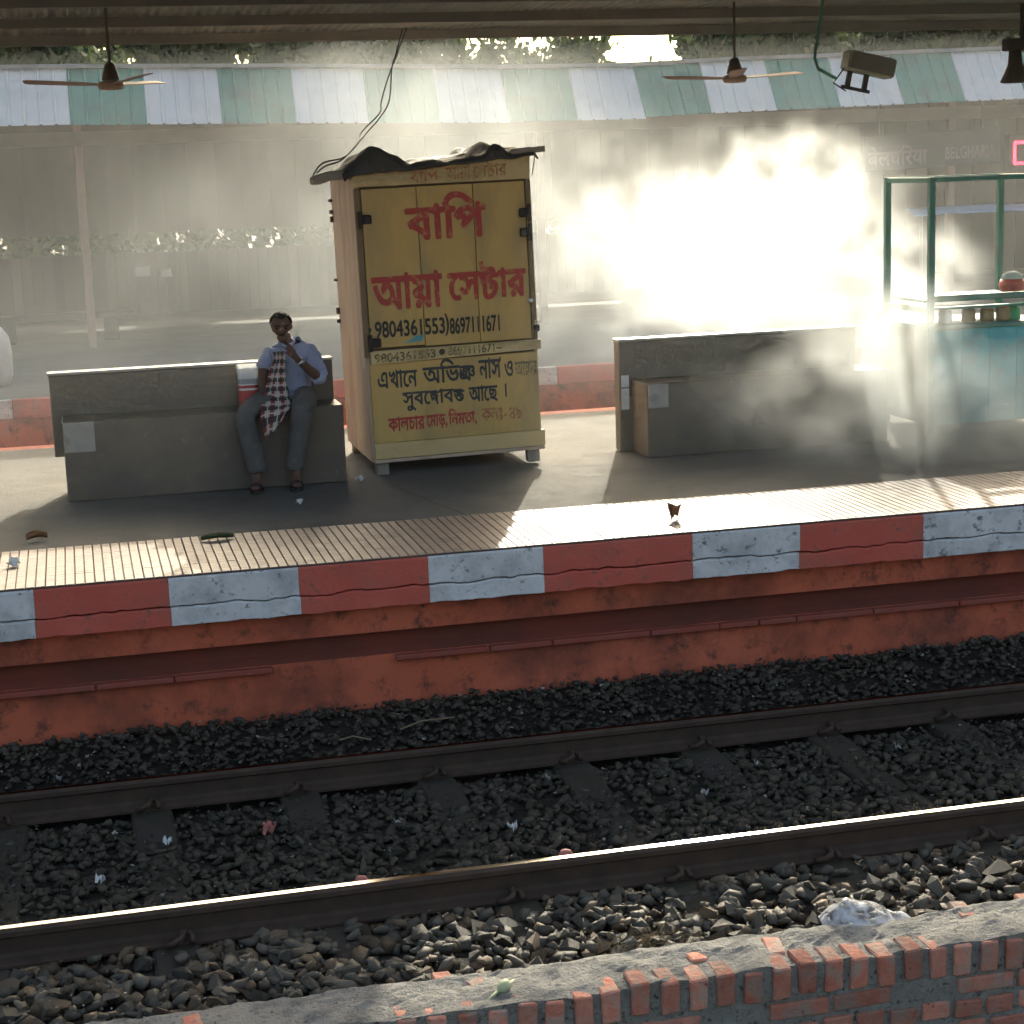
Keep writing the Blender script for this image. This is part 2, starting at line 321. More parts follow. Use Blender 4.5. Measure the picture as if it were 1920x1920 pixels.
# grooved tiles along the edge: four rows
TW = .265
tb = MB()
for k in range(5):
    xa = k*TW/5+.0030; xb = (k+1)*TW/5-.0030
    for q in range(6):
        ya = q*TW/6+.0006; yb_ = (q+1)*TW/6-.0006
        tb.add([(xa,ya,-.004),(xb,ya,-.004),(xb,yb_,-.004),(xa,yb_,-.004),(xa+.002,ya+.002,0),(xb-.002,ya+.002,0),(xb-.002,yb_-.002,0),(xa+.002,yb_-.002,0)],
               [(4,5,6,7),(0,1,5,4),(1,2,6,5),(2,3,7,6),(3,0,4,7)])
tb.add([(0.001,0.001,-.0045),(TW-.001,.001,-.0045),(TW-.001,TW-.001,-.0045),(.001,TW-.001,-.0045),(.001,.001,-.013),(TW-.001,.001,-.013),(TW-.001,TW-.001,-.013),(.001,TW-.001,-.013)],
       [(0,1,2,3),(0,4,5,1),(1,5,6,2),(2,6,7,3),(3,7,4,0)], 1)
D('grout', (.10,.075,.055), (.14,.10,.075), sc=9, rough=.95)
tmesh = tb.mesh('tile', [M['tile'], M['grout']])
for r in range(4):
    for c in range(-8, 33):
        if r*0 + len([1]) and True:
            o = link('tile', tmesh, pf); o.location = (c*TW, 9.898 + r*TW, .0015*random.random()); o.rotation_euler = (random.uniform(-.003,.003), random.uniform(-.003,.003), 0)
MB().box(X0, -8*TW-.02, 9.898, 10.95, -.0125, 0).build('tile_run', M['tile'], pf)
MB().box(33*TW+.02, X1, 9.898, 10.95, -.0125, 0).build('tile_run', M['tile'], pf)
for (xa, xb) in ((-8, .95), (1.66, 12)):
    x = xa
    while x < xb:
        L_ = min(random.uniform(.2,.75), xb-x)
        MB().box(x+.003, x+L_-.003, 9.972+random.uniform(0,.008), 10.05, -.636, -.603).build('ledge', M['ledge'], pf, bevel=.006); x += L_
# far platform
fp = MB().prof_x([(18.98,-.012),(18.98,-.2),(19.03,-.2),(19.03,-1.3),(31,-1.3),(31,-.012)][::-1], X0, X1+20).build('far_platform', M['wall_red'])
tag(fp, 'far platform beyond the second track, with brown wall and striped coping', 'platform', kind='structure')
MB().box(X0, X1+20, 19.0, 30.98, -.0115, 0).build('paving', M['asphalt'], fp)
x = -4.28; k = 0
while x < 22:
    MB().box(x+.003, x+.717, 18.93, 18.995, -.19, .004).build('coping_block', M['coping_white' if k % 2 == 0 else 'coping_red'], fp, bevel=.008); x += .72; k += 1
MB().box(X0, X1+20, 15.9, 18.9, -1.3, -1.12).build('far_trackbed', M['gravel_bed']); tag(bpy.data.objects['far_trackbed'], 'dark ballast bed of the second track between the platforms', 'trackbed', kind='structure')
# ------------------------------------------------------------------ track
RAIL = [(-.068,0),(.068,0),(.068,.012),(.02,.028),(.0085,.045),(.0085,.108),(.0335,.122),(.0335,.143),(.0165,.156),(-.0165,.156),(-.0335,.143),(-.0335,.122),(-.0085,.108),(-.0085,.045),(-.02,.028),(-.068,.012)]
ZT = -.837
SX = [.20 + .734*k for k in range(-4, 12)]
def clip_mesh(sgn):
    p = [(-.045,.02,.0),(-.05,.065,.012),(-.03,.10,.03),(.0,.095,.045),(.012,.06,.05),(.012,.02,.046),(.03,.005,.04),(.05,.03,.032),(.052,.075,.02)]
    return MB().tube([(x, sgn*(y+.03), z) for x,y,z in p], .0135, 7).mesh('clip', M['rail_rust'], True)
CM = {1: clip_mesh(1), -1: clip_mesh(-1)}
for yr, lab in ((7.255, 'steel rail with sunlit polished top beside the brick wall'), (8.966, 'dull rusty steel rail closer to the red platform wall')):
    o = MB().prof_x([(-a, b) for a, b in RAIL], -9, 16, 0, mis=[1 if i == 8 else 0 for i in range(16)]).build('rail', [M['rail_rust'], M['rail_steel']], loc=(0, yr, ZT-.156))
    tag(o, lab, 'rail')
    for sx in SX:
        for s in (1,-1):
            if random.random() < .08: continue
            c = link('clip', CM[s], o); c.location = (sx+random.uniform(-.03,.03), 0, .012)
sm = MB()
prof = [(-.125,-.20),(-.10,0),(.10,0),(.125,-.20)]
ys = [-1.375,-1.2,-.62,-.3,.3,.62,1.2,1.375]; dz = [-.01,0,-.0,-.035,-.035,0,0,-.01]
vs_ = []; fs = []
for y, d in zip(ys, dz):
    for (a, z) in prof: vs_.append((a, y, z+d))
for i in range(len(ys)-1):
    for k in range(4): fs.append((i*4+k, i*4+(k+1)%4, (i+1)*4+(k+1)%4, (i+1)*4+k))
fs += [(0,1,2,3),(28,31,30,29)]
smesh = sm.add(vs_, fs).mesh('sleeper', M['sleeper'])
for sx in SX:
    o = link('sleeper', smesh, None, bevel=.012); o.location = (sx, 8.11+random.uniform(-.04,.04), ZT-.158); o.rotation_euler = (0,0,random.uniform(-.02,.02))
    tag(o, 'concrete sleeper crossing under both rails, half buried in ballast', 'sleeper', 'sleepers under the track')
# ballast bed and stones
def bed_z(x, y):
    base = -1.016
    if y < 7.15: base = -1.0 + .03*math.exp(-((y-6.7)/.3)**2)
    elif y > 9.25: base = -1.03 + .14*min(1, (y-9.25)/.6) + .02*x/5
    return base + .018*mnoise.noise((x*1.7, y*1.7, 4))
b = MB(); nx, ny = 120, 40; vs_ = []
for j in range(ny+1):
    for i in range(nx+1):
        xx = -9+25*i/nx; yy = 6.05+4.0*j/ny; vs_.append((xx, yy, bed_z(xx, yy)-.03))
bed = b.add(vs_, [(j*(nx+1)+i, j*(nx+1)+i+1, (j+1)*(nx+1)+i+1, (j+1)*(nx+1)+i) for j in range(ny) for i in range(nx)]).build('ballast_bed', M['gravel_bed'])
tag(bed, 'bed of dark crushed stone ballast under the track', 'ballast', kind='structure')
stones = []
for k in range(14):
    bm = bmesh.new(); n_ = random.randint(8, 11)
    for q in range(n_):
        v = Vector(rng.normal(size=3)).normalized(); bm.verts.new((v.x*1.0*random.uniform(.8,1.1), v.y*.78*random.uniform(.8,1.1), v.z*.58*random.uniform(.75,1.1)))
    r_ = bmesh.ops.convex_hull(bm, input=bm.verts[:])
    for v in [v for v in bm.verts if not v.link_faces]: bm.verts.remove(v)
    bmesh.ops.triangulate(bm, faces=bm.faces[:]); bmesh.ops.recalc_face_normals(bm, faces=bm.faces[:])
    me = bpy.data.meshes.new('stone'); bm.to_mesh(me); bm.free(); me.materials.append(M['stone'])
    V = np.array([v.co for v in me.vertices]); F = np.array([p.vertices for p in me.polygons]); stones.append((me, V, F))
inst = []
def stone_col(x, y):
    if y < 7.2:
        t = random.random(); c = np.array([.098,.086,.064])*random.uniform(.65,1.5)
        if t < .3: c = c*np.array([1.25,1.02,.85])
    elif y < 9.05: c = np.array([.068,.058,.040])*random.uniform(.6,1.4)
    else: c = np.array([.070,.059,.041])*random.uniform(.6,1.5)
    return c
def on_sleeper(x, y):
    if abs(y-8.11) > 1.37: return False
    return min(abs(x-s) for s in SX) < .11
def scatter(n, y0, y1, xlo, xhi, s0, s1, lift):
    for _ in range(n):
        y = random.uniform(y0, y1); x = random.uniform(xlo(y), xhi(y)); s = random.uniform(s0, s1)*(1.35 if random.random() < .1 else 1)
        if on_sleeper(x, y) and random.random() < (.10 if y > 7.3 else .62): continue
        if abs(y-7.255) < .05 or abs(y-8.966) < .05: continue
        z = bed_z(x, y) + random.uniform(-.012, lift) - .2*s
        if abs(y-7.255) < .10 or abs(y-8.966) < .10: z -= .02; s = min(s, .03)
        inst.append((x, y, z, s, random.uniform(0, 6.28), random.uniform(-.6,.6), random.uniform(-.6,.6), random.randrange(14), np.array([.30,.28,.24])*random.uniform(.6,1.3) if PALE[0] and random.random() < .16 else stone_col(x, y)))
PALE = [0]
lo = lambda y: -.065*y-1.4; hi = lambda y: .575*y+1.3
scatter(3300, 6.12, 7.2, lo, hi, .033, .064, .038)
scatter(5600, 7.3, 8.93, lo, hi, .026, .048, .012)
scatter(5200, 9.0, 9.99, lo, hi, .018, .038, .022)
PALE[0] = 1
scatter(2600, 7.3, 8.93, lo, hi, .006, .014, .03)
scatter(2600, 9.0, 9.95, lo, hi, .006, .014, .04)
scatter(700, 6.15, 7.2, lo, hi, .006, .012, .05)
# the 300 that show largest are stones of their own, the rest one mass
def shown(t):
    x, y, z, s = t[:4]; v = Vector((x, y, z)) - Vector((0,0,2.147)); d = v.dot(fw); px = v.dot(rt2)/d; py = v.dot(up2)/d
    return abs(px) < .29 and -.29 < py and y > 6.22 and z > bed_z(x, y)-.004
order = sorted(range(len(inst)), key=lambda i: -(inst[i][3]/inst[i][1] if shown(inst[i]) else 0))
top = set(order[:300])
VV = []; FF = []; CC = []; off = 0
from mathutils import Euler
for i, (x, y, z, s, rz, rx, ry, k, c) in enumerate(inst):
    me, V, F = stones[k]
    if i in top:
        o = link('stone', me, bed); o.location = (x, y, z); o.scale = (s,)*3; o.rotation_euler = (rx, ry, rz); o.color = (*c, 1)
    else:
        m3 = np.array(Euler((rx, ry, rz)).to_matrix())*s
        VV.append(V @ m3.T + np.array([x, y, z])); FF.append(F+off); CC.append(np.repeat(c[None], len(F), 0)); off += len(V)
VV = np.concatenate(VV); FF = np.concatenate(FF); CC = np.concatenate(CC)
me = bpy.data.meshes.new('stone_mass'); me.vertices.add(len(VV)); me.vertices.foreach_set('co', VV.ravel()); me.loops.add(len(FF)*3); me.loops.foreach_set('vertex_index', FF.ravel())
me.polygons.add(len(FF)); me.polygons.foreach_set('loop_start', np.arange(0, len(FF)*3, 3)); me.update(calc_edges=True)
at = me.attributes.new('stone_colour', 'FLOAT_COLOR', 'FACE'); at.data.foreach_set('color', np.concatenate([CC, np.ones((len(CC),1))], 1).ravel())
me.materials.append(M['stone_mass']); o = link('stone_mass', me, bed); o['kind'] = 'stuff'
# ------------------------------------------------------------------ brick wall in front
bw = empty('brick_wall', (0, 6.0, -1.268), (0,0,-.014)); tag(bw, 'low unfinished brick wall with rough mortar top beside the track', 'wall')
def wz(x): return .50 + .012*mnoise.noise((x*1.2, 0, 6))
b = MB(); nx, ny = 260, 16; vs_ = []
WY0, WY1 = -.175, .155
for j in range(ny+1):
    for i in range(nx+1):
        xx = -2.2+8.4*i/nx; t = j/ny; yy = WY0+.006+(WY1-WY0-.006)*t
        e = .02*mnoise.noise((xx*9, yy*9, 1)) + .010*mnoise.noise((xx*28, yy*28, 2)) + .006*mnoise.noise((xx*70, yy*70, 5))
        z = wz(xx) + e*.75 - (.03*max(0, (t-.85)/.15)**2) + .012*mnoise.noise((xx*3, yy*4, 8))
        if j == ny: yy += .03*mnoise.noise((xx*5, 3, 3))
        vs_.append((xx, yy, z))
k0 = len(vs_)
fs = [(j*(nx+1)+i, j*(nx+1)+i+1, (j+1)*(nx+1)+i+1, (j+1)*(nx+1)+i) for j in range(ny) for i in range(nx)]
for rows in (0, ny):
    base = len(vs_)
    for q in range(1, 13):
        for i in range(nx+1):
            x_, y_, z_ = vs_[rows*(nx+1)+i]; zz = z_*(1-q/12)
            vs_.append((x_, y_ + .010*mnoise.noise((x_*16, zz*16, rows)) + .005*mnoise.noise((x_*50, zz*50, rows)), zz))
    for q in range(12):
        A = rows*(nx+1) if q == 0 else base+(q-1)*(nx+1); B = base+q*(nx+1)
        fs += [(A+i, A+i+1, B+i+1, B+i) if rows else (A+i+1, A+i, B+i, B+i+1) for i in range(nx)]
b.add(vs_, fs[:nx*ny]).add([], []); kf = len(b.f); b.f += [list(f) for f in fs[nx*ny:]]; b.m += [1]*(len(fs)-nx*ny); b.build('mortar', [M['mortar'], M['joint_mortar']], bw)
def brick_mesh(lx, ly, lz, seed):
    bm = bmesh.new(); bmesh.ops.create_cube(bm, size=1); bmesh.ops.scale(bm, vec=(lx, ly, lz), verts=bm.verts)
    bmesh.ops.bevel(bm, geom=bm.edges[:], offset=.006, segments=1, affect='EDGES')
    for v in bm.verts: v.co += Vector([.006*mnoise.noise(v.co*25+Vector((seed*3.1, k*7, 0))) for k in range(3)])
    me = bpy.data.meshes.new('brick'); bm.to_mesh(me); bm.free(); me.materials.append(M['brick']); return me
row_b = [brick_mesh(.068, .13, .122, k) for k in range(5)]; str_b = [brick_mesh(.228, .09, .068, k+9) for k in range(4)]; hd_b = [brick_mesh(.11, .09, .068, k+20) for k in range(3)]
x = -2.1
while x < 6.0:
    o = link('brick', random.choice(row_b), bw); o.location = (x, WY0+.055+random.uniform(-.006,.004), wz(x)-.066+random.uniform(-.006,.005)+(.012 if random.random() < .15 else 0)); o.rotation_euler = (random.uniform(-.02,.02), random.uniform(-.03,.03), random.uniform(-.03,.03))
    x += .104+random.uniform(-.007,.008)
for row, (zc, full) in enumerate(((.325, True), (.235, False), (.145, True), (.055, False))):
    x = -2.1+row*.07
    while x < 6.0:
        f_ = full if random.random() < .8 else not full; w_ = .228 if f_ else .11
        if not (row == 0 and random.random() < .12):
            o = link('brick', random.choice(str_b if f_ else hd_b), bw); o.location = (x+w_/2, WY0+.04+random.uniform(-.008,.004), zc+random.uniform(-.005,.005)); o.rotation_euler = (random.uniform(-.03,.03), random.uniform(-.02,.02), random.uniform(-.02,.02))
        x += w_+.022
for k in range(12):   # bricks showing through the top
    x = -1.9+7.6*random.random(); o = link('brick', random.choice(row_b), bw); o.location = (x, random.uniform(-.02,.14), wz(x)-.0655+random.uniform(0,.009)); o.rotation_euler = (random.uniform(-.05,.05), random.uniform(-.05,.05), random.uniform(-.2,.2))
# ------------------------------------------------------------------ canopies
# canopy over the island platform, seen from below
cn = empty('platform_canopy', (0, 12.5, 0)); tag(cn, 'corrugated metal canopy above the benches, seen from underneath', 'canopy')
YN, YF, ZC = 9.3, 15.8, 3.31
b = MB(); n = 1500; vs_ = []
for i in range(n+1):
    xx = -9+27*i/n; w = .011*math.sin(2*math.pi*xx/.076)
    sag = .012*mnoise.noise((xx*.5, 0, 2))
    vs_ += [(xx, YN-12.5, ZC+.26+w), (xx, YF-12.5, ZC+.02+w+sag)]
b.add(vs_, [(2*i, 2*i+2, 2*i+3, 2*i+1) for i in range(n)]).build('roof_sheet', M['roof_metal'], cn, smooth=True)
for q in range(6):
    yy = YN+.35+q*1.18; zz = ZC+.26-.24*(yy-YN)/(YF-YN)
    MB().box(-9, 18, yy-12.53, yy-12.47, zz-.09, zz-.015).build('purlin', M['steel_grey'], cn)
for xx in (-5.5, 11.5):
    MB().tube([(xx, 1.2, 0), (xx, 1.2, ZC)], .09, 12).build('post', M['steel_grey'], cn, smooth=True)
# canopy of the far platform, with skirt of white and green sheets
fc = empty('far_canopy', (6, 23, 0)); tag(fc, 'far platform canopy with a skirt of alternating white and green ribbed sheets', 'canopy')
PW = .916; ang = R(57); SL = .86
def eave(x):
    pts = [(-8,2.90),(.12,2.85),(2.9,2.80),(5.6,2.73),(7.5,2.72),(8.4,2.755),(12,2.82),(25,3.0)]
    for (a, za), (c, zc) in zip(pts, pts[1:]):
        if x <= c: return za+(zc-za)*(x-a)/(c-a)
    return 3.0
pb = MB(); prof = []
for k in range(5):
    u = k*PW/5; prof += [(u, 0), (u+.012, .024), (u+.03, .024), (u+.042, 0)]
prof.append((PW, 0)); vs_ = []
for (u, h) in prof:
    for t in (0, 1):
        # h is proud of the slope, towards the camera
        y = t*SL*math.cos(ang); z = t*SL*math.sin(ang); vs_.append((u, y - h*math.sin(ang), z + h*math.cos(ang)))
pb.add(vs_, [(2*i, 2*i+2, 2*i+3, 2*i+1) for i in range(len(prof)-1)])
pm = {0: pb.mesh('roof_panel', M['roof_white']), 1: pb.mesh('roof_panel', M['roof_green'])}
for k in range(-7, 24):
    xx = .14 + k*PW; w = 1 if k % 2 == 0 else 0
    o = link('roof_panel', pm[w], fc); o.location = (xx-6, random.uniform(-.006,.006), eave(xx+.45)); o.rotation_euler = (0, -math.atan2(eave(xx+PW)-eave(xx), PW), 0)
    o['label'] = ('green' if w else 'white') + ' ribbed sheet of the canopy skirt'
    s_ = o.modifiers.new('thickness', 'SOLIDIFY'); s_.thickness = .003
b = MB(); vs_ = []
for i in range(61):
    xx = -8+34*i/60; z = eave(xx)+SL*math.sin(ang)
    vs_ += [(xx-6, .38, z-.03), (xx-6, .40, z+.02), (xx-6, .62, z+.02), (xx-6, 8, z+.05), (xx-6, 8, z-.02), (xx-6, .62, z-.05)]
b.add(vs_, [(i*6+k, i*6+(k+1)%6, i*6+6+(k+1)%6, i*6+6+k) for i in range(60) for k in range(6)]).build('roof', M['roof_metal'], fc)
for k in range(60):   # bolt ends along the top of the skirt
    pass
for xx in (-5.5, .22, 6.4, 12.6, 18.8):
    o = MB().box(xx-6-.055, xx-6+.055, 1.45, 1.56, 0, eave(xx)+.62).build('column', M['fan_brown'], fc, bevel=.01)
MB().box(-14, 20, 1.4, 1.6, 2.62, 2.80).build('beam', M['steel_grey'], fc)
# boarding at the back of the far platform
fe = empty('back_boarding', (6, 30.4, 0)); tag(fe, 'dark brown ribbed boarding closing the back of the far platform', 'fence')
x = -9.0
for k in range(75):
    w_ = .44; dy = random.uniform(-.012,.012)
    MB().box(x-6, x-6+w_-.012, dy, dy+.03, 1.32 if x < 9.5 else 0.0, 3.45).build('board', M['brown_boarding'], fe); x += w_
MB().box(-15, 19, .04, .06, 1.33, 3.45).build('light_stop_sheet', M['brown_boarding'], fe); MB().box(3.5, 19, .04, .06, 0, 1.33).build('light_stop_sheet', M['brown_boarding'], fe)  # sheets added behind to shut out light slits between the boards
fl = empty('low_fence', (0, 30.2, 0)); tag(fl, 'low fence of brown upright boards below the leafy gap on the far platform', 'fence')
x = -9.0
while x < 9.4:
    MB().box(x, x+.14, 0, .03, 0, 1.0+random.uniform(-.015,.015)).build('board', M['brown_boarding'], fl); x += .165
MB().box(-9, 9.4, .072, .085, 0, .99).build('light_stop_sheet', M['brown_boarding'], fl); MB().box(-9, 9.4, .03, .07, .75, .83).build('fence_rail', M['brown_boarding'], fl); MB().box(-9, 9.4, .03, .07, .15, .23).build('fence_rail', M['brown_boarding'], fl)  # sheet added behind the boards so no light passes through the fence
# name board
def contours(t):
    """outlines of a string as polygons"""
    cv = bpy.data.curves.new('lettering', 'FONT'); cv.body = t; cv.size = 1.0
    ob = bpy.data.objects.new('lettering', cv); COL.objects.link(ob); bpy.context.view_layer.update()
    cu = ob.to_curve(bpy.context.evaluated_depsgraph_get(), apply_modifiers=False); out = []
    for sp in cu.splines:
        bp = sp.bezier_points; n = len(bp); P = []
        for i in range(n):
            a, c = bp[i], bp[(i+1) % n]; p0, p1, p2, p3 = (np.array(v[:2]) for v in (a.co, a.handle_right, c.handle_left, c.co))
            st = abs(np.cross(p3-p0, p1-p0))+abs(np.cross(p3-p0, p2-p0)); m_ = 1 if st < 1e-5 else 5
            for k in range(m_):
                u = k/m_; P.append(p0*(1-u)**3+3*p1*u*(1-u)**2+3*p2*u*u*(1-u)+p3*u**3)
        P = np.array(P); keep = [i for i in range(len(P)) if np.linalg.norm(P[i]-P[i-1]) > 1e-5]; P = P[keep]
        if len(P) > 2: out.append(P)
    ob.to_curve_clear(); bpy.data.objects.remove(ob); return out
def text_mesh(s, box, mats, name, parent, y, tilt=0, bold=.016, rows=110):
    """s: list of (string in visual order, dx, dy, sx, sy) pieces; box x0,x1,z0,z1; filled in thin rows by the winding rule"""
    pieces = s if isinstance(s, list) else [(s, None, 0, 1, 1)]
    P = []; cur = 0.0
    for (t, dx, dy, sx, sy) in pieces:
        cs = contours(t)
        if not cs: continue
        mn = min(c[:,0].min() for c in cs); mx = max(c[:,0].max() for c in cs)
        P += [np.stack([(c[:,0]-mn)*sx+cur+(dx or 0), c[:,1]*sy+dy], 1) for c in cs]
        if dx is None: cur += (mx-mn)*sx+.012
    A = np.concatenate(P); B = np.concatenate([np.roll(c,-1,0) for c in P]); mn = A.min(0)-bold; mx = A.max(0)+bold
    def spans(yy):
        m = (A[:,1] > yy) != (B[:,1] > yy)
        if not m.any(): return []
        a, c = A[m], B[m]; xs = a[:,0]+(c[:,0]-a[:,0])*(yy-a[:,1])/(c[:,1]-a[:,1]); w = np.where(c[:,1] > a[:,1], 1, -1); o = np.argsort(xs); n = 0; out = []; st = 0
        for k in o:
            if n == 0: st = xs[k]
            n += w[k]
            if n == 0: out.append((st, xs[k]))
        return out
    x0, x1, z0, z1 = box; b = MB(); H_ = mx[1]-mn[1]; W_t = mx[0]-mn[0]
    for r in range(rows):
        yy = mn[1]+H_*(r+.5)/rows; sp = []
        for dy in (-bold*.8, 0, bold*.8): sp += [(p-(bold if dy == 0 else bold*.5), q_+(bold if dy == 0 else bold*.5)) for p, q_ in spans(yy+dy)]
        sp.sort(); mg = []
        for p in sp:
            if mg and p[0] <= mg[-1][1]: mg[-1] = (mg[-1][0], max(mg[-1][1], p[1]))
            else: mg.append(p)
        za = z0+(z1-z0)*r/rows; zb = z0+(z1-z0)*(r+1)/rows
        for p, q_ in mg:
            u0 = (p-mn[0])/W_t; u1 = (q_-mn[0])/W_t; t0 = tilt*(u0-.5)*(x1-x0); t1 = tilt*(u1-.5)*(x1-x0); xa = x0+u0*(x1-x0); xb = x0+u1*(x1-x0)
            b.add([(xa,y,za+t0),(xb,y,za+t1),(xb,y,zb+t1),(xa,y,zb+t0)], [(0,1,2,3)])
    return link(name, b_mesh(b, name, mats), parent)
def b_mesh(b, name, mats):
    me_ = bpy.data.meshes.new(name); me_.from_pydata(b.v, [], b.f); me_.materials.append(mats); me_.update()
    bm = bmesh.new(); bm.from_mesh(me_)
    for f in bm.faces:
        f.normal_update()
        if f.normal.y > 0: f.normal_flip()
    bm.to_mesh(me_); bm.free(); return me_
nb = MB().box(-1.05, 1.05, 0, .06, 0, .50).build('name_board', M['board_dark'], loc=(12.07, 24, 1.95), bevel=.01); nb.rotation_euler = (0, -.03, 0)
tag(nb, 'dark station name board with pale lettering hanging under the far canopy', 'sign')
MB().tube([(-.8, .03, .5), (-.8, .03, .95)], .015, 6).build('hanger', M['steel_grey'], nb); MB().tube([(.8, .03, .5), (.8, .03, .95)], .015, 6).build('hanger', M['steel_grey'], nb)
text_mesh("\u092c\u0947\u0932\u0918\u093f\u0930\u092f\u093e".replace("\u0918\u093f\u0930", "\u0918\u093f\u0930"), (-1.0, -.08, .06, .34), M['board_text'], 'lettering', nb, -.004)
text_mesh("BELGHARIA", (.20, .98, .10, .27), M['board_text'], 'lettering', nb, -.004)
ls = MB().box(0, 1.6, 0, .12, 0, .52).build('led_clock', M['board_dark'], loc=(13.42, 24.3, 1.86), bevel=.01); tag(ls, 'black platform display with a glowing red digit under the far canopy', 'display')
seg = MB()
for (a, c, z0, z1) in ((.10,.34,.08,.12),(.10,.34,.38,.42),(.08,.12,.10,.40),(.32,.36,.10,.40)): seg.box(a, c, -.012, -.002, z0, z1)
seg.build('lit_digits', M['led'], ls); MB().tube([(.8,.06,.52),(.8,.06,1.05)], .015, 6).build('hanger', M['steel_grey'], ls)
# blue tarpaulin strip under the far canopy
b = MB(); vs_ = []
for i in range(41):
    xx = 4.4*i/40
    for j in range(5): vs_.append((xx, .25*j/4+.03*mnoise.noise((xx*2, j, 0)), -.10*(1-j/4)+.02*mnoise.noise((xx*3, j*.6, 4))+.02*math.sin(xx*1.5)))
bt = b.add(vs_, [(i*5+j, i*5+5+j, i*5+6+j, i*5+1+j) for i in range(40) for j in range(4)]).build('blue_tarpaulin', M['blue_tarp'], smooth=True, loc=(11.6, 23.6, 1.38)); bt.modifiers.new('t','SOLIDIFY').thickness = .004
tag(bt, 'strip of blue tarpaulin awning on a stall across the tracks', 'tarpaulin')
for xx in (.2, 2.2, 4.2): MB().tube([(xx,.2,0),(xx,.2,-1.38)], .025, 6).build('pole', M['raw_wood'], bt)
# low seat and white sack on the far platform
fs_ = MB().box(-2.6, .8, 0, .45, .30, .38).build('concrete_seat', M['sleeper'], loc=(0, 25.6, 0), bevel=.01); tag(fs_, 'long low grey concrete seat on the far platform', 'bench')
for xx in (-2.3, -.9, .5): MB().box(xx-.1, xx+.1, .05, .40, 0, .30).build('leg', M['sleeper'], fs_)
b = MB().lathe([(.02,0),(.17,.0),(.20,.08),(.205,.22),(.18,.33),(.12,.39),(.05,.42)], 18)
b.v = [(x_+.02*mnoise.noise((x_*8,y_*8,z_*8)), y_+.02*mnoise.noise((x_*8+9,y_*8,z_*8)), z_*1.6) for x_,y_,z_ in b.v]
sk = b.build('white_sack', M['sack'], smooth=True, loc=(-.885, 20.4, .004)); tag(sk, 'upright white sack standing by the edge of the far platform', 'sack')
for (xx, zz, w_, h_) in ((1.15,.62,.24,.16),(1.52,.60,.17,.12)):
    o = MB().box(-w_/2, w_/2, 0, .02, 0, h_).build('notice', M['paper'], loc=(xx, 30.165, zz), bevel=.002); tag(o, 'pale paper notice fixed to the low fence of the far platform', 'notice', 'notices on the low fence')
# ------------------------------------------------------------------ ceiling fans, lamps
def fan(loc, a0, lab):
    f = empty('ceiling_fan', loc); tag(f, lab, 'fan')
    MB().lathe([(.03,-.035),(.085,-.03),(.10,-.005),(.095,.02),(.05,.035)], 20).build('motor', M['fan_brown'], f, smooth=True)
    MB().lathe([(.065,.04),(.055,.09),(.035,.15),(.015,.165)], 16).build('bell_cover', M['fan_dark'], f, smooth=True)
    MB().tube([(0,0,.16),(0,0,ZC+.1-loc[2])], .011, 8).build('rod', M['fan_dark'], f)
    for k in range(3):
        a = a0+k*2*math.pi/3; Mx = Matrix.Rotation(a, 4, 'Z') @ Matrix.Rotation(R(-3.5), 4, 'Y') @ Matrix.Rotation(R(9), 4, 'X')
        vs_ = []
        for (u, hw) in ((.08,.03),(.16,.045),(.22,.058),(.45,.066),(.60,.070),(.635,.045)):
            for (s, z) in ((-hw,0),(hw,0),(hw,.006),(-hw,.006)): vs_.append(Mx @ Vector((u, s, z)))
        fs = [(i*4+q, i*4+(q+1)%4, i*4+4+(q+1)%4, i*4+4+q) for i in range(5) for q in range(4)]+[(0,1,2,3),(20,23,22,21)]
        MB().add(vs_, fs).build('blade', M['fan_brown'], f)
fan((.40, 14.0, 2.85), R(172), 'brown ceiling fan hanging above the bench with the seated man')
fan((5.30, 14.0, 2.79), R(12), 'brown ceiling fan hanging above the steam cloud')
fl1 = empty('floodlight', (6.46, 14.0, 2.87), (0,0,0)); tag(fl1, 'boxy grey floodlight with bracket hung from the canopy', 'lamp')
RM = Matrix.Rotation(R(12), 4, 'Y')
MB().box(-.21,.21,-.09,.09,-.075,.085, M=RM).build('housing', M['cast'], fl1, bevel=.02)
MB().box(-.19,.19,-.105,-.092,-.06,.07, M=RM).build('rim', M['steel_grey'], fl1)
b = MB(); b.box(-.17,-.13,-.012,.012,-.20,-.06, M=RM); b.box(-.02,.02,-.012,.012,-.20,-.07, M=RM); b.box(-.20,.05,-.014,.014,-.22,-.195, M=RM)
b.build('bracket', M['iron'], fl1)
MB().tube([(-.28,0,-.10),(-.44,0,-.02),(-.47,.0,.06),(-.40,0,.52)], .014, 8).build('hanging_arm', M['stall_green'], fl1)
MB().tube([(-.20,0,-.20),(-.30,.02,-.13),(-.28,.0,-.10),(-.20,0,.0)], .006, 6).build('cable', M['wire'], fl1)
l2 = empty('loudspeaker', (7.78, 14.0, 2.80)); tag(l2, 'dark loudspeaker cluster hung from the canopy beside the floodlight', 'loudspeaker')
MB().lathe([(.05,.18),(.06,.05),(.09,-.02),(.12,-.09),(.10,-.10)], 14).build('horn', M['iron'], l2, smooth=True)
MB().lathe([(.05,.16),(.07,.03),(.10,-.05),(.09,-.06)], 14, c=(.17,.03,.02)).build('horn', M['iron'], l2, smooth=True)
MB().box(-.10,.26,-.05,.05,.16,.26).build('mount', M['iron'], l2, bevel=.01); MB().tube([(.06,0,.25),(.06,0,.54)], .02, 8).build('rod', M['iron'], l2)
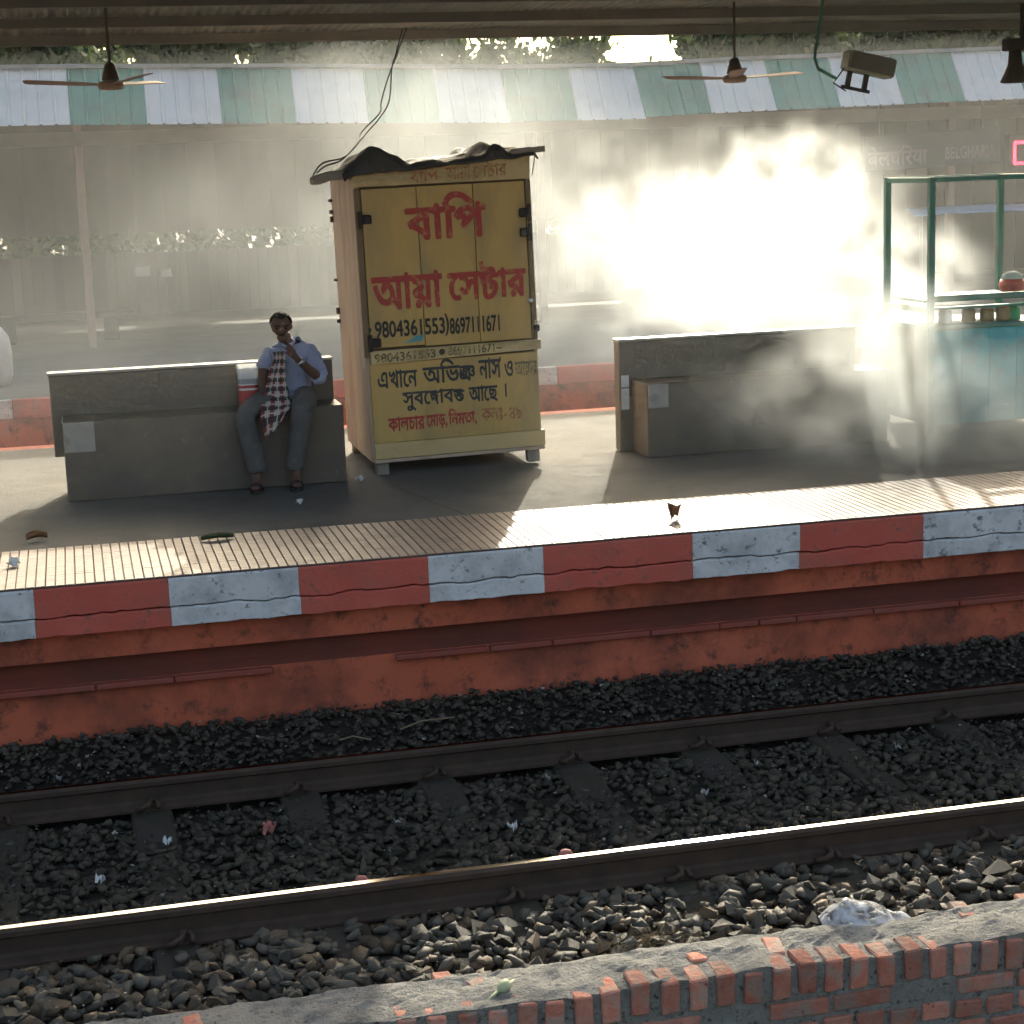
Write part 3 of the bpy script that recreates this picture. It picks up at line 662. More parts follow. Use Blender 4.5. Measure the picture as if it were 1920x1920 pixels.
# ------------------------------------------------------------------ kiosk
kk = empty('kiosk', (2.65, 12.72, 0), (0, -.0175, 0)); tag(kk, 'tall narrow yellow painted wooden kiosk with red and black hand lettering', 'kiosk')
Y_ = M['kiosk_yellow']; B_ = M['kiosk_board']
KD = 1.22
MB().box(-.60,.60,.05,KD-.03,.12,2.12).build('carcass', M['kiosk_post'], kk)
# left and right walls of upright planks
for s, mm in ((-1, M['kiosk_side']), (1, M['kiosk_side'])):
    y = .02
    for w_ in (.24,.22,.26,.24,.22):
        MB().box(*sorted((s*.605, s*.635)), y, y+w_-.006, .10, 2.13+random.uniform(-.01,.01)).build('side_plank', mm, kk, bevel=.004); y += w_
y = -.63
for w_ in (.25,.26,.25,.25,.25): MB().box(y, y+w_-.005, KD-.03, KD, .1, 2.12).build('back_plank', M['kiosk_side'], kk); y += w_
MB().box(-.640,-.600,.0,.045,.86,2.05).build('corner_post', M['kiosk_post'], kk, bevel=.004)
MB().box(.600,.638,.0,.045,.86,2.05).build('corner_post', M['kiosk_post'], kk, bevel=.004)
# door of three planks
dr = empty('door'); dr.parent = kk
for (a, c, zb) in ((-.592,-.198,.925),(-.193,.211,.915),(.216,.595,.915)):
    MB().box(a, c, .012+random.uniform(-.002,.002), .045, zb, 2.045).build('plank', Y_, dr, bevel=.003)
# top board (wedge), middle board, lower panel, bottom board, sill
MB().add([(-.655,-.012,2.062),(.632,-.012,2.058),(.640,-.012,2.235),(-.650,-.012,2.150),(-.655,.02,2.062),(.632,.02,2.058),(.640,.02,2.235),(-.650,.02,2.150)],
         [(0,1,2,3),(7,6,5,4),(0,4,5,1),(1,5,6,2),(2,6,7,3),(3,7,4,0)]).build('top_board', B_, kk, bevel=.003)
MB().add([(-.600,-.014,.810),(.655,-.014,.835),(.655,-.014,.905),(-.600,-.014,.905),(-.600,.02,.810),(.655,.02,.835),(.655,.02,.905),(-.600,.02,.905)],
         [(0,1,2,3),(7,6,5,4),(0,4,5,1),(1,5,6,2),(2,6,7,3),(3,7,4,0)]).build('middle_board', B_, kk, bevel=.003)
MB().box(-.612,.630,.004,.04,.24,.815).build('lower_panel', Y_, kk, bevel=.003)
MB().box(-.612,.655,-.010,.03,.125,.238).build('bottom_board', B_, kk, bevel=.003)
MB().box(-.62,.645,-.022,.06,.098,.122).build('sill', M['kiosk_side'], kk, bevel=.003)
for (xx, yy) in ((-.56,.02),(.57,.02),(-.56,KD-.1),(.57,KD-.1)):
    MB().box(xx-.045, xx+.045, yy, yy+.09, 0, .10).build('leg', M['raw_wood'], kk, bevel=.006)
# roof: ragged tarpaulin over battens
b = MB(); nx, ny = 60, 18; vs_ = []
for j in range(ny+1):
    for i in range(nx+1):
        u = i/nx; t = j/ny; xx = -.715+1.405*u; yy = -.05+(KD+.12)*t
        z = 2.16+.115*u+.03*t*0 + .05*mnoise.noise((xx*3.2, yy*2.5, 1)) + .03*mnoise.noise((xx*9, yy*7, 2))
        if t < .7: z += .13*max(0, 1-((xx+.47)/.24)**2)*(1 if t < .45 else .5)
        z += .06*max(0, 1-((xx-.40)/.09)**2)
        if j == 0: z = 2.142+.085*u+.014*mnoise.noise((xx*9, 0, 3)); yy -= .018
        if i == 0 or i == nx: z -= .03
        vs_.append((xx, yy, z if j == 0 else max(z, 2.165+.075*u)))
rf = b.add(vs_, [(j*(nx+1)+i, j*(nx+1)+i+1, (j+1)*(nx+1)+i+1, (j+1)*(nx+1)+i) for j in range(ny) for i in range(nx)]).build('roof_cover', M['tarp'], kk, smooth=True)
rf.modifiers.new('thickness', 'SOLIDIFY').thickness = .012
MB().tube([(-.935,.03,2.120),(-.88,.035,2.128),(-.80,.04,2.150),(-.50,.05,2.165)], [.026,.036,.034,.03], 9).build('roof_batten', M['raw_wood'], kk)
MB().tube([(.50,-.03,2.252),(.745,-.035,2.262)], .020, 8).build('roof_batten', M['raw_wood'], kk)
MB().box(-.66,.66,.1,.15,2.12,2.16).build('roof_batten', M['raw_wood'], kk); MB().box(-.66,.66,.9,.95,2.12,2.16).build('roof_batten', M['raw_wood'], kk)
MB().tube([(.68,-.03,2.25),(.655,-.03,2.13),(.648,-.02,2.08)], .004, 5).build('tie_cord', M['wire'], kk)
# ironwork
def hinge(xx, zz, s):
    h = MB().box(xx-.012, xx+.07*s+(.012 if s > 0 else -.0), -.016, .012, zz-.032, zz+.032) if s > 0 else MB().box(xx-.07, xx+.012, -.016, .012, zz-.032, zz+.032)
    o = h.build('hinge', M['iron'], kk, bevel=.008); MB().tube([(xx, -.02, zz-.06), (xx, -.02, zz+.06)], .016, 8).build('hinge_pin', M['iron'], o)
hinge(-.612, 1.835, 1); hinge(-.600, .965, 1); hinge(.612, 1.82, -1); hinge(.612, 1.68, -1)
pl = MB().box(.608,.650,-.03,.0,.965,1.015).build('padlock', M['iron'], kk, bevel=.008); MB().tube([(.618,-.015,1.015),(.622,-.015,1.045),(.638,-.015,1.045),(.642,-.015,1.015)], .005, 6).build('shackle', M['chrome'], pl)
MB().lathe([(.002,0),(.017,.004),(.02,.014),(.012,.022)], 14).build('door_knob', M['chrome'], kk, smooth=True, loc=(.592, .0, 1.19))
bpy.data.objects['door_knob'].rotation_euler = (R(90), 0, 0)
for zz in (1.95,1.86,1.80,1.35,1.1,1.03): MB().box(-.655,-.636,KD-.09,KD-.02,zz,zz+random.uniform(.02,.06)).build('side_cleat', M['iron'], kk)
# lettering (visual order; conjuncts assembled from their letters)
AA='\u0986'; E_='\u09c7'; I_='\u09bf'; A_='\u09be'; YA='\u09df'
nta = lambda: [('\u09a8', None, .16, .62, .72), ('\u099f', -.40, -.02, .95, .95), (' ', None, 0, 1, 1)]
def seq(*a):
    out = []
    for q in a:
        if isinstance(q, list): out += q
        else: out.append((q, None, 0, 1, 1))
    return out
SP = [('-', None, -9, 0.01, .0001)]
def words(*pieces):
    return list(pieces)
P1 = lambda t, sx=1: (t, None, 0, sx, 1)
senTar = [P1(E_+'\u09b8'), ('\u09a8', None, .20, .70, .66), ('\u099f', -.42, -.06, 1.0, .95), P1(A_+'\u09b0')]
senTar = [P1(E_+'\u09b8'), ('\u09a8', .0, .22, .72, .64), ('\u099f', None, -.05, 1.05, 1.0), P1(A_+'\u09b0')]
bapi = [P1('\u09ac'+A_+I_+'\u09aa')]
aya = [P1(AA+YA+A_)]
gap = lambda w: ('|', None, 0, w, 1)
def line(pieces, box, m_, y, tilt=0, gaps=None):
    return text_mesh(pieces, box, m_, 'lettering', kk, y, tilt, .034 if m_.name == 'paint_red' else .024)
# separate words are separate pieces of lettering
line(bapi, (-.24,-.03,2.075,2.175), M['paint_red_worn'], -.0135, .03); line(aya, (.02,.20,2.08,2.175), M['paint_red_worn'], -.0135, .03); line(senTar, (.215,.465,2.085,2.20), M['paint_red_worn'], -.0135, .03)
line(bapi, (-.29,.30,1.665,2.00), M['paint_red'], .0078); line(aya, (-.56,-.045,1.185,1.455), M['paint_red'], .0078); line(senTar, (-.01,.575,1.215,1.495), M['paint_red'], .0078)
line([P1('9804361553')], (-.555,-.045,.995,1.115), M['paint_dark'], .0078); line([P1(')')], (-.045,-.015,.975,1.14), M['paint_dark'], .0078); line([P1('8697111671')], (-.010,.36,.985,1.105), M['paint_dark'], .0078)
MB().lathe([(.016,0),(.016,.001)], 12).build('lettering', M['paint_dark'], kk, loc=(-.595,.0078,1.06)); bpy.data.objects['lettering.009' if 'lettering.009' in bpy.data.objects else 'lettering'].name
for o in [o for o in kk.children if o.name.startswith('lettering') and abs(o.location.x+.595) < 1e-4]: o.rotation_euler = (R(90),0,0)
line([P1('9804361553')], (-.575,-.13,.825,.89), M['paint_dark_worn'], -.0155, .02); line([P1('\u2022')], (-.105,-.06,.845,.89), M['paint_dark'], -.0155); line([P1('8697111671~')], (-.04,.36,.838,.90), M['paint_dark_worn'], -.0155, .01)
K = M['paint_black']; z0, z1 = .635, .765
line([P1('\u098f\u0996'+A_+E_+'\u09a8')], (-.56,-.27,.63,.765), K, .0022)
line([P1('\u0985'+I_+'\u09ad'), ('\u099c', .0, .12, .62, .75), ('\u099e', None, 0, .85, .95)], (-.23,.155,.64,.815), K, .0022)
line([P1('\u09a8'+A_+'\u09b8'), ('/', -.22, .45, .9, .35)], (.185,.355,.645,.80), K, .0022)
line([P1('\u0993')], (.375,.44,.65,.765), K, .0022); line([P1(AA+YA+A_+'\u09b0')], (.455,.622,.645,.76), M['paint_dark_worn'], .0022)
line([P1('\u09b8\u09c1\u09ac'+E_), ('\u09a8', .0, .14, .7, .75), ('\u09a6', None, -.04, .9, .95), P1(A_+'\u09ac'), ('\u09b8', .0, .12, .75, .75), ('\u09a4', None, -.04, .9, .9)], (-.39,.07,.455,.605), K, .0022)
line([P1(AA+E_+'\u099b')], (.10,.315,.475,.605), K, .0022); line([P1('\u0964')], (.372,.384,.50,.60), K, .0022)
RD = M['paint_red_worn']; RD2 = M['paint_red']
line([P1('\u0995'+A_+'\u09b2\u099a'+A_+'\u09b0')], (-.505,-.235,.315,.425), RD2, .0022); line([P1(E_+'\u09ae'+A_+'\u09dc,')], (-.225,-.07,.31,.425), RD2, .0022)
line([P1(I_+'\u09a8\u09ae\u09a4'+A_+',')], (-.06,.15,.315,.45), RD2, .0022); line([P1('\u0995\u09b2\u0983-')], (.185,.375,.335,.43), RD, .0022); line([P1('\u09ea\u09ef')], (.395,.49,.335,.425), RD, .0022)
# splash of turquoise paint under the number
MB().add([(-.35,.0076,.945),(-.215,.0076,.955),(-.205,.0076,1.0),(-.26,.0076,.995),(-.31,.0076,.965)], [(0,1,2,3,4)]).build('paint_patch', M['paint_blue'], kk)
# wires from the canopy to the kiosk roof
for k, (pts, r_) in enumerate((([(2.80,15.0,3.30),(2.70,14.8,3.10),(2.62,14.6,2.955),(2.535,14.3,2.70),(2.40,14.0,2.56),(2.25,13.7,2.45),(2.08,13.3,2.33),(1.93,13.0,2.24),(1.80,12.85,2.205),(1.73,12.8,2.16)], .006),
                           ([(2.83,15.0,3.30),(2.68,14.75,3.05),(2.56,14.5,2.86),(2.47,14.3,2.69),(2.42,14.1,2.60),(2.23,13.8,2.46),(2.10,13.4,2.34),(1.95,13.0,2.26),(1.78,12.85,2.225),(1.70,12.8,2.14)], .006))):
    pp = [Vector(p) for p in pts]; fine = []
    for i in range(len(pp)-1):
        p0, p1, p2, p3 = pp[max(i-1,0)], pp[i], pp[i+1], pp[min(i+2,len(pp)-1)]
        for q in range(5):
            t = q/5; fine.append(.5*((2*p1)+(-p0+p2)*t+(2*p0-5*p1+4*p2-p3)*t*t+(-p0+3*p1-3*p2+p3)*t**3))
    fine.append(pp[-1]); o = MB().tube(fine, r_, 5).build('electric_wire', M['wire'], smooth=True); tag(o, 'thin black wire drooping from canopy to the kiosk roof', 'wire', 'wires above the kiosk')
# ------------------------------------------------------------------ benches
def bench(name, x0, x1, yf, lab, ov, patch, rg, zb):
    b0 = empty(name, ((x0+x1)/2, yf, 0)); c = (x0+x1)/2; tag(b0, lab, 'bench')
    MB().box(x0-c, x1-c, 0, .375, 0, .55).build('seat_block', M['bench'], b0, bevel=.006)
    MB().box(x0-c-ov, x1-c-rg, .377, .50, zb, .832).build('backrest', M['bench'], b0, bevel=.006)
    MB().box(x0-c-ov-.01, x1-c-rg+.006, .370, .507, .834, .852).build('lit_top_edge', M['bench_edge_lit'], b0, bevel=.004)  # bright gleam along the backrest top, painted as a pale strip
    if zb: MB().box(x0-c+.02, x1-c-.05, .38, .49, 0, .258).build('footing', M['bench'], b0)
    for (a, e, z0_, z1_) in patch: MB().box(a-c, e-c, -.016, -.0005, z0_, z1_).build('repair_patch', M['bench_patch'], b0, bevel=.003)
    return b0
bL = bench('bench', -.135, 1.795, 12.55, 'solid brown bench with polished top where the man sits', .07, [(-.13,.075,.34,.546)], .01, .26)
bR = bench('bench', 4.06, 5.98, 12.60, 'solid brown bench half lost in smoke between kiosk and green stall', .10, [(4.065,4.22,.37,.546)], .09, .0)
for (z0_, z1_) in ((.47,.56),(.30,.46)): MB().box(3.975-5.02, 4.035-5.02, .372, .3765, z0_+.02, z1_+.02).build('paper_notice', M['paper'], bR, bevel=.001)
# ------------------------------------------------------------------ people
def skinned(name, J, E_, root, mat_, parent, lv=2, fold=0):
    ids = list(J); me_ = bpy.data.meshes.new(name); me_.from_pydata([J[i][0] for i in ids], [(ids.index(a), ids.index(c)) for a, c in E_], [])
    ob = bpy.data.objects.new(name, me_); COL.objects.link(ob)
    sk_ = ob.modifiers.new('skin', 'SKIN'); sk_.use_smooth_shade = True; sk_.branch_smoothing = .3
    for i, k in enumerate(ids):
        r_ = J[k][1]; r_ = r_ if isinstance(r_, tuple) else (r_, r_); me_.skin_vertices[0].data[i].radius = r_; me_.skin_vertices[0].data[i].use_root = (k == root)
    ss = ob.modifiers.new('sub', 'SUBSURF'); ss.levels = lv; ss.render_levels = lv
    bpy.context.view_layer.update()
    out = bpy.data.meshes.new_from_object(ob.evaluated_get(bpy.context.evaluated_depsgraph_get())); bpy.data.objects.remove(ob)
    if fold:
        for v in out.vertices:
            p = v.co; n1 = mnoise.noise((p.x*14+3, p.y*14, p.z*26)); n2 = mnoise.noise((p.x*34, p.y*34+5, p.z*60)); v.co = p + v.normal*(fold*(1-2*abs(n1))+fold*.5*n2)
    out.materials.clear(); out.materials.append(mat_); out.polygons.foreach_set('use_smooth', [True]*len(out.polygons))
    return link(name, out, parent)
mp_ = empty('person', (1.42, 12.7, 0)); tag(mp_, 'seated man in pale blue shirt and grey trousers, hand raised to mouth', 'person')
OX, OY = 1.42, 12.7
def q(x, y, z): return (x-OX, y-OY, z)
J = {'pel': (q(1.475,12.77,.63), (.13,.10)), 'sp': (q(1.47,12.76,.76), (.13,.09)), 'ch': (q(1.458,12.75,.90), (.145,.095)), 'nk0': (q(1.442,12.715,.985), .055), 'nk': (q(1.430,12.68,1.02), .048),
     'hd0': (q(1.415,12.645,1.055), (.058,.062)), 'hd1': (q(1.405,12.625,1.105), (.070,.082)), 'hd2': (q(1.398,12.63,1.16), (.066,.084)), 'hd3': (q(1.396,12.635,1.195), (.040,.05)),
     'nose': (q(1.392,12.54,1.088), .011), 'jaw': (q(1.398,12.575,1.035), .028),
     'eL': (q(1.335,12.645,1.10), .012), 'eR': (q(1.475,12.645,1.10), .012),
     'sL': (q(1.330,12.745,.935), .040), 'elL': (q(1.262,12.70,.78), .040), 'mL': (q(1.25,12.66,.69), .034), 'wL': (q(1.245,12.62,.60), .026), 'hL': (q(1.238,12.60,.555), (.020,.034)),
     'sR': (q(1.585,12.745,.935), .040), 'elR': (q(1.655,12.62,.735), .042), 'mR': (q(1.58,12.53,.80), .035), 'wR': (q(1.495,12.46,.880), .026), 'hR': (q(1.455,12.44,.925), (.034,.022)),
     'hpL': (q(1.39,12.75,.60), .085), 'knL': (q(1.085,12.42,.535), .060), 'clL': (q(1.125,12.45,.34), .052), 'anL': (q(1.165,12.47,.11), .036), 'heL': (q(1.168,12.485,.05), .034), 'ftL': (q(1.14,12.39,.042), (.036,.026)), 'toL': (q(1.12,12.31,.036), (.036,.018)),
     'hpR': (q(1.56,12.75,.60), .085), 'knR': (q(1.475,12.38,.535), .060), 'clR': (q(1.455,12.43,.34), .052), 'anR': (q(1.425,12.47,.11), .036), 'heR': (q(1.425,12.485,.05), .034), 'ftR': (q(1.415,12.38,.042), (.036,.026)), 'toR': (q(1.41,12.30,.036), (.036,.018))}
Ed = [('pel','sp'),('sp','ch'),('ch','nk0'),('nk0','nk'),('nk','hd0'),('hd0','hd1'),('hd1','hd2'),('hd2','hd3'),('hd1','nose'),('hd0','jaw'),('hd1','eL'),('hd1','eR'),
      ('ch','sL'),('sL','elL'),('elL','mL'),('mL','wL'),('wL','hL'),('ch','sR'),('sR','elR'),('elR','mR'),('mR','wR'),('wR','hR'),
      ('pel','hpL'),('hpL','knL'),('knL','clL'),('clL','anL'),('anL','heL'),('anL','ftL'),('ftL','toL'),('pel','hpR'),('hpR','knR'),('knR','clR'),('clR','anR'),('anR','heR'),('anR','ftR'),('ftR','toR')]
# fingers: raised hand curled to the mouth, lowered hand resting on the seat
def finger(pre, root, pts, r_):
    prev = root
    for k, p in enumerate(pts): J[f'{pre}{k}'] = (q(*p), r_*(1-.12*k)); Ed.append((prev, f'{pre}{k}')); prev = f'{pre}{k}'
for k, dx in enumerate((-.026,-.009,.009,.026)):
    L_ = (.9,1.05,1.0,.8)[k]
    finger(f'fr{k}', 'hR', [(1.440+dx*.6, 12.425, .955+dx*.5), (1.425+dx*.4, 12.43+.01*L_, .985+dx*.6), (1.412+dx*.4, 12.46, .995+dx*.6)], .0088)
    finger(f'fl{k}', 'hL', [(1.236+.004*k, 12.585+dx, .525), (1.228, 12.575+dx*1.1, .565-.045*L_), (1.222, 12.565+dx*1.2, .572-.03*L_)], .0088)
finger('fr9', 'hR', [(1.425,12.45,.93),(1.405,12.465,.955)], .0098); finger('fl9', 'hL', [(1.252,12.56,.545),(1.25,12.545,.56)], .0098)
body = skinned('body', J, Ed, 'pel', M['skin'], mp_)
def sub(keys, ed, scale, over=None):
    jj = {k: (J[k][0], tuple(np.array(J[k][1] if isinstance(J[k][1], tuple) else (J[k][1],)*2)*scale)) for k in keys}
    if over: jj.update(over)
    return jj, ed
Js = {'pel': (q(1.475,12.765,.585), (.150,.118)), 'pel2': (q(1.475,12.765,.65), (.150,.115)), 'sp': (q(1.47,12.755,.76), (.150,.112)), 'ch': (q(1.458,12.745,.89), (.160,.115)), 'nk0': (q(1.442,12.715,.985), (.078,.078)), 'nk': (q(1.436,12.70,1.005), (.062,.066)),
      'sL': (q(1.320,12.74,.94), .068), 'aL': (q(1.282,12.72,.85), .058), 'bL': (q(1.268,12.705,.81), .060), 'sR': (q(1.595,12.74,.94), .068), 'aR': (q(1.64,12.67,.82), .060), 'elR': (q(1.660,12.62,.735), .060), 'cR': (q(1.612,12.565,.765), .058)}
skinned('shirt', Js, [('pel','pel2'),('pel2','sp'),('sp','ch'),('ch','nk0'),('nk0','nk'),('ch','sL'),('sL','aL'),('aL','bL'),('ch','sR'),('sR','aR'),('aR','elR'),('elR','cR')], 'sp', M['shirt'], mp_, lv=3, fold=.008)
Jt = {'pel': (q(1.475,12.77,.615), (.140,.10)), 'wst': (q(1.475,12.77,.66), (.138,.105)),
      'hpL': (q(1.39,12.74,.605), .095), 'tL': (q(1.23,12.56,.595), .085), 'knL': (q(1.085,12.415,.545), .075), 'clL': (q(1.12,12.44,.36), .070), 'hmL': (q(1.16,12.46,.15), .066), 'hmL2': (q(1.163,12.46,.125), .067),
      'hpR': (q(1.56,12.74,.605), .095), 'tR': (q(1.52,12.55,.595), .085), 'knR': (q(1.475,12.375,.545), .075), 'clR': (q(1.455,12.42,.36), .070), 'hmR': (q(1.425,12.46,.15), .064), 'hmR2': (q(1.424,12.46,.125), .065)}
skinned('trousers', Jt, [('pel','wst'),('pel','hpL'),('hpL','tL'),('tL','knL'),('knL','clL'),('clL','hmL'),('hmL','hmL2'),('pel','hpR'),('hpR','tR'),('tR','knR'),('knR','clR'),('clR','hmR'),('hmR','hmR2')], 'pel', M['trousers'], mp_, lv=3, fold=.008)
# hair cap, eyes, collar, sandals, watch
bm = bmesh.new(); bmesh.ops.create_icosphere(bm, subdivisions=4, radius=1)
for v in bm.verts:
    p = v.co.copy(); v.co = Vector((p.x*.079, p.y*.098, p.z*.078)); v.co += v.co.normalized()*.006*mnoise.noise(p*6)
bmesh.ops.delete(bm, geom=[v for v in bm.verts if v.co.z < (-.012 if v.co.y > -.02 else .040+.25*abs(v.co.x))], context='VERTS')
me_ = bpy.data.meshes.new('hair'); bm.to_mesh(me_); bm.free(); me_.materials.append(M['hair']); me_.polygons.foreach_set('use_smooth', [True]*len(me_.polygons))
hr = link('hair', me_, mp_); hr.location = q(1.399,12.635,1.140); hr.rotation_euler = (R(10),0,0)
for s in (-1, 1):
    MB().lathe([(.001,-.009),(.008,-.004),(.009,.002),(.004,.008)], 10).build('eye', M['hair'], mp_, smooth=True, loc=q(1.393+s*.03, 12.555, 1.108))
    MB().box(-.02,.02,-.006,.006,-.004,.004).build('eyebrow', M['hair'], mp_, loc=q(1.393+s*.031, 12.545, 1.126), bevel=.003)
MB().box(-.02,.02,-.005,.005,-.005,.005).build('moustache', M['hair'], mp_, loc=q(1.394, 12.546, 1.062), bevel=.004)
for (xx, yy, rz) in ((1.142,12.395,.2),(1.415,12.39,.03)):
    b = MB(); n_ = 14; vs_ = []
    for z in (.002,.022):
        for k in range(n_):
            a = 2*math.pi*k/n_; vs_.append((.046*math.cos(a)*(1+.12*math.sin(a)*-1), .125*math.sin(a), z))
    sd_ = b.add(vs_, [tuple(range(n_))[::-1], tuple(range(n_, 2*n_))]+[(k, (k+1)%n_, n_+(k+1)%n_, n_+k) for k in range(n_)]).build('sandal', M['sandal'], mp_, loc=q(xx, yy, 0)); sd_.rotation_euler = (0,0,-rz)
    MB().tube([(-.044,-.03,.02),(-.03,-.045,.055),(0,-.055,.064),(.03,-.045,.055),(.044,-.03,.02)], .011, 6).build('strap', M['sandal'], sd_)
MB().tube([q(1.385,12.655,1.000),q(1.405,12.63,.985),q(1.432,12.618,.965),q(1.462,12.632,.985),q(1.488,12.665,1.005),q(1.475,12.72,1.022),q(1.40,12.72,1.022),q(1.385,12.655,1.000)], .013, 6).build('collar', M['shirt'], mp_, smooth=True)
wd = Vector(q(1.495,12.46,.880))
w_ = MB().tube([wd+Vector((-.006,-.004,.006)), wd+Vector((.010,.008,-.010))], .031, 14).build('wrist_watch', M['chrome'], mp_, smooth=True)
# checked cotton towel over his chest
tw = bpy.data.meshes.new('checked_towel'); vs_ = []; uvs = []; fs = []; nu, nv = 14, 44
prof_t = [(0,1.330,1.415,.945,12.600),(.10,1.335,1.412,.90,12.595),(.30,1.290,1.402,.80,12.575),(.50,1.255,1.405,.70,12.56),(.62,1.232,1.410,.635,12.52),(.74,1.205,1.415,.585,12.43),(.86,1.190,1.395,.53,12.355),(1.0,1.215,1.320,.40,12.32)]
def ip(t, k):
    for a, c in zip(prof_t, prof_t[1:]):
        if t <= c[0]: return a[k]+(c[k]-a[k])*(t-a[0])/(c[0]-a[0])
    return prof_t[-1][k]
for j in range(nv+1):
    t = j/nv
    for i in range(nu+1):
        u = i/nu; x_ = ip(t,1)+(ip(t,2)-ip(t,1))*u; z_ = ip(t,3)+(.10*(u-.25)*max(0,(t-.74)/.26)); y_ = ip(t,4)-.02*math.sin(u*9+t*3)*(.4+.6*t)-.015*mnoise.noise((u*3, t*5, 1))
        vs_.append((x_-1.33, y_-12.5, z_)); uvs.append((u, t))
for j in range(nv):
    for i in range(nu): fs.append((j*(nu+1)+i, j*(nu+1)+i+1, (j+1)*(nu+1)+i+1, (j+1)*(nu+1)+i))
tw.from_pydata(vs_, [], fs); ul = tw.uv_layers.new(name='UVMap')
for l in tw.loops: ul.data[l.index].uv = uvs[l.vertex_index]
tw.materials.append(M['plaid']); tw.polygons.foreach_set('use_smooth', [True]*len(fs)); tw.update()
to = link('checked_towel', tw); to.location = (1.33, 12.5, 0); to.modifiers.new('thickness','SOLIDIFY').thickness = .006; tag(to, 'red, white and green checked cotton towel hanging down the man\'s front', 'towel')
# plastic carrier bag on the seat
pb_ = empty('carrier_bag', (1.155, 12.76, .553)); tag(pb_, 'white plastic carrier bag with red print beside the seated man', 'bag')
def bagbox(name, z0, z1, w0, w1, m_, d0=.06, pr=0.0):
    b = MB(); vs_ = []; n_ = 24; rows = 8
    for j in range(rows+1):
        t = j/rows; z = z0+(z1-z0)*t; w = (w0+(w1-w0)*t)/2; d = d0*(1-.5*z/.30)/1.0
        for k in range(n_):
            a = 2*math.pi*k/n_; cx = math.copysign(abs(math.cos(a))**.5, math.cos(a)); sy = math.copysign(abs(math.sin(a))**.6, math.sin(a))
            nn = .008*mnoise.noise((cx*2+z*9, sy*2, z*14)); vs_.append((cx*(w+pr+nn)+.02*z, sy*(d+pr+nn), z))
    fs = [(j*n_+k, j*n_+(k+1)%n_, (j+1)*n_+(k+1)%n_, (j+1)*n_+k) for j in range(rows) for k in range(n_)]
    return b.add(vs_, fs).build(name, m_, pb_, smooth=True)
bagbox('bag_body', 0, .30, .125, .15, M['plastic_white']); bagbox('red_print', .005, .12, .128, .137, M['bag_red'], pr=.0025); bagbox('printed_band', .135, .155, .137, .139, M['bag_red'], pr=.0025); bagbox('printed_band', .165, .20, .139, .141, M['bag_grey'], pr=.0025)
# ------------------------------------------------------------------ green stall
st = empty('food_stall', (6.43, 12.80, 0)); tag(st, 'food stall with green posts and turquoise front panel in steam', 'stall')
W_, DP = 1.0, .77; G = M['stall_green']
for (xx, yy, nm) in ((0,0,1),(W_,0,1),(0,DP,1),(W_,DP,1)): MB().box(xx-.024, xx+.024, yy-.024, yy+.024, 0, 1.97).build('post', G, st, bevel=.004)
for (a, c) in (((0,0,1.945),(W_,0,1.955)),((0,DP,1.945),(W_,DP,1.955))): MB().box(.026, W_-.026, a[1]-.02, a[1]+.02, 1.93, 1.968).build('top_rail', G, st, bevel=.004)
for xx in (0, W_): MB().box(xx-.02, xx+.02, .026, DP-.026, 1.925, 1.965).build('top_rail', G, st, bevel=.004)
for k in range(4): MB().box(.03+k*.235, .03+k*.235+.232, -.012, .008, .06, .80).build('front_panel', M['stall_blue'], st, bevel=.002)
for k in range(3): MB().box(-.012, .010, .03+k*.24, .03+k*.24+.236, .06, .80).build('side_panel', M['stall_side'], st, bevel=.002)
MB().box(-.04, W_+.04, -.05, DP+.03, .802, .835).build('counter', M['stall_green'], st, bevel=.004)
MB().box(.03, W_-.03, .03, DP-.03, .05, .08).build('floor_board', M['raw_wood'], st)
MB().box(.026, W_-.026, -.022, .022, 1.02, 1.065).build('guard_rail', G, st, bevel=.004); MB().box(.026, W_-.026, -.022, .15, .955, .975).build('shelf', G, st, bevel=.004)
MB().box(-.02, .02, .03, DP-.03, .93, .97).build('guard_rail', G, st, bevel=.004)
MB().box(.026, W_-.026, .155, DP-.03, 1.0, 1.025).build('shelf', G, st, bevel=.004)
def jar(x, y, z, r, h, m1, m2, lab, lidr=1.0):
    j = empty('jar', (x, y, z)); tag(j, lab, 'jar')
    MB().lathe([(r*.9,0),(r,.01),(r,h*.8),(r*.8,h*.9),(r*.75,h*.92)], 16).build('jar_body', m1, j, smooth=True); MB().lathe([(r*.82*lidr,h*.92),(r*.85*lidr,h*.94),(r*.8*lidr,h),(r*.2,h*1.02)], 16).build('lid', m2, j, smooth=True)
cols = [('snack','plastic_white','squat snack jar with a white lid on the stall counter'),('snack','iron','snack jar with a black lid on the stall counter'),('plastic_green','plastic_green','bright green tub on the stall counter'),('snack','plastic_red','snack jar with a red lid on the stall counter'),('glass_jar','plastic_white','pale glass jar on the stall counter')]
for k, (xx, c) in enumerate(((6.62,4),(6.82,1),(6.98,0),(7.12,3),(7.21,2))):
    jar(xx, 12.93, .836, .055, .11, M[cols[c][0]], M[cols[c][1]], cols[c][2])
rp = empty('red_pot', (7.33, 13.18, 1.027)); tag(rp, 'round red pot with pale dome lid on the upper stall shelf', 'pot')
MB().lathe([(.07,0),(.10,.02),(.105,.07),(.09,.11)], 18).build('pot_body', M['plastic_red'], rp, smooth=True); MB().lathe([(.09,.112),(.075,.145),(.04,.165),(.015,.17)], 18).build('lid', M['sack'], rp, smooth=True)
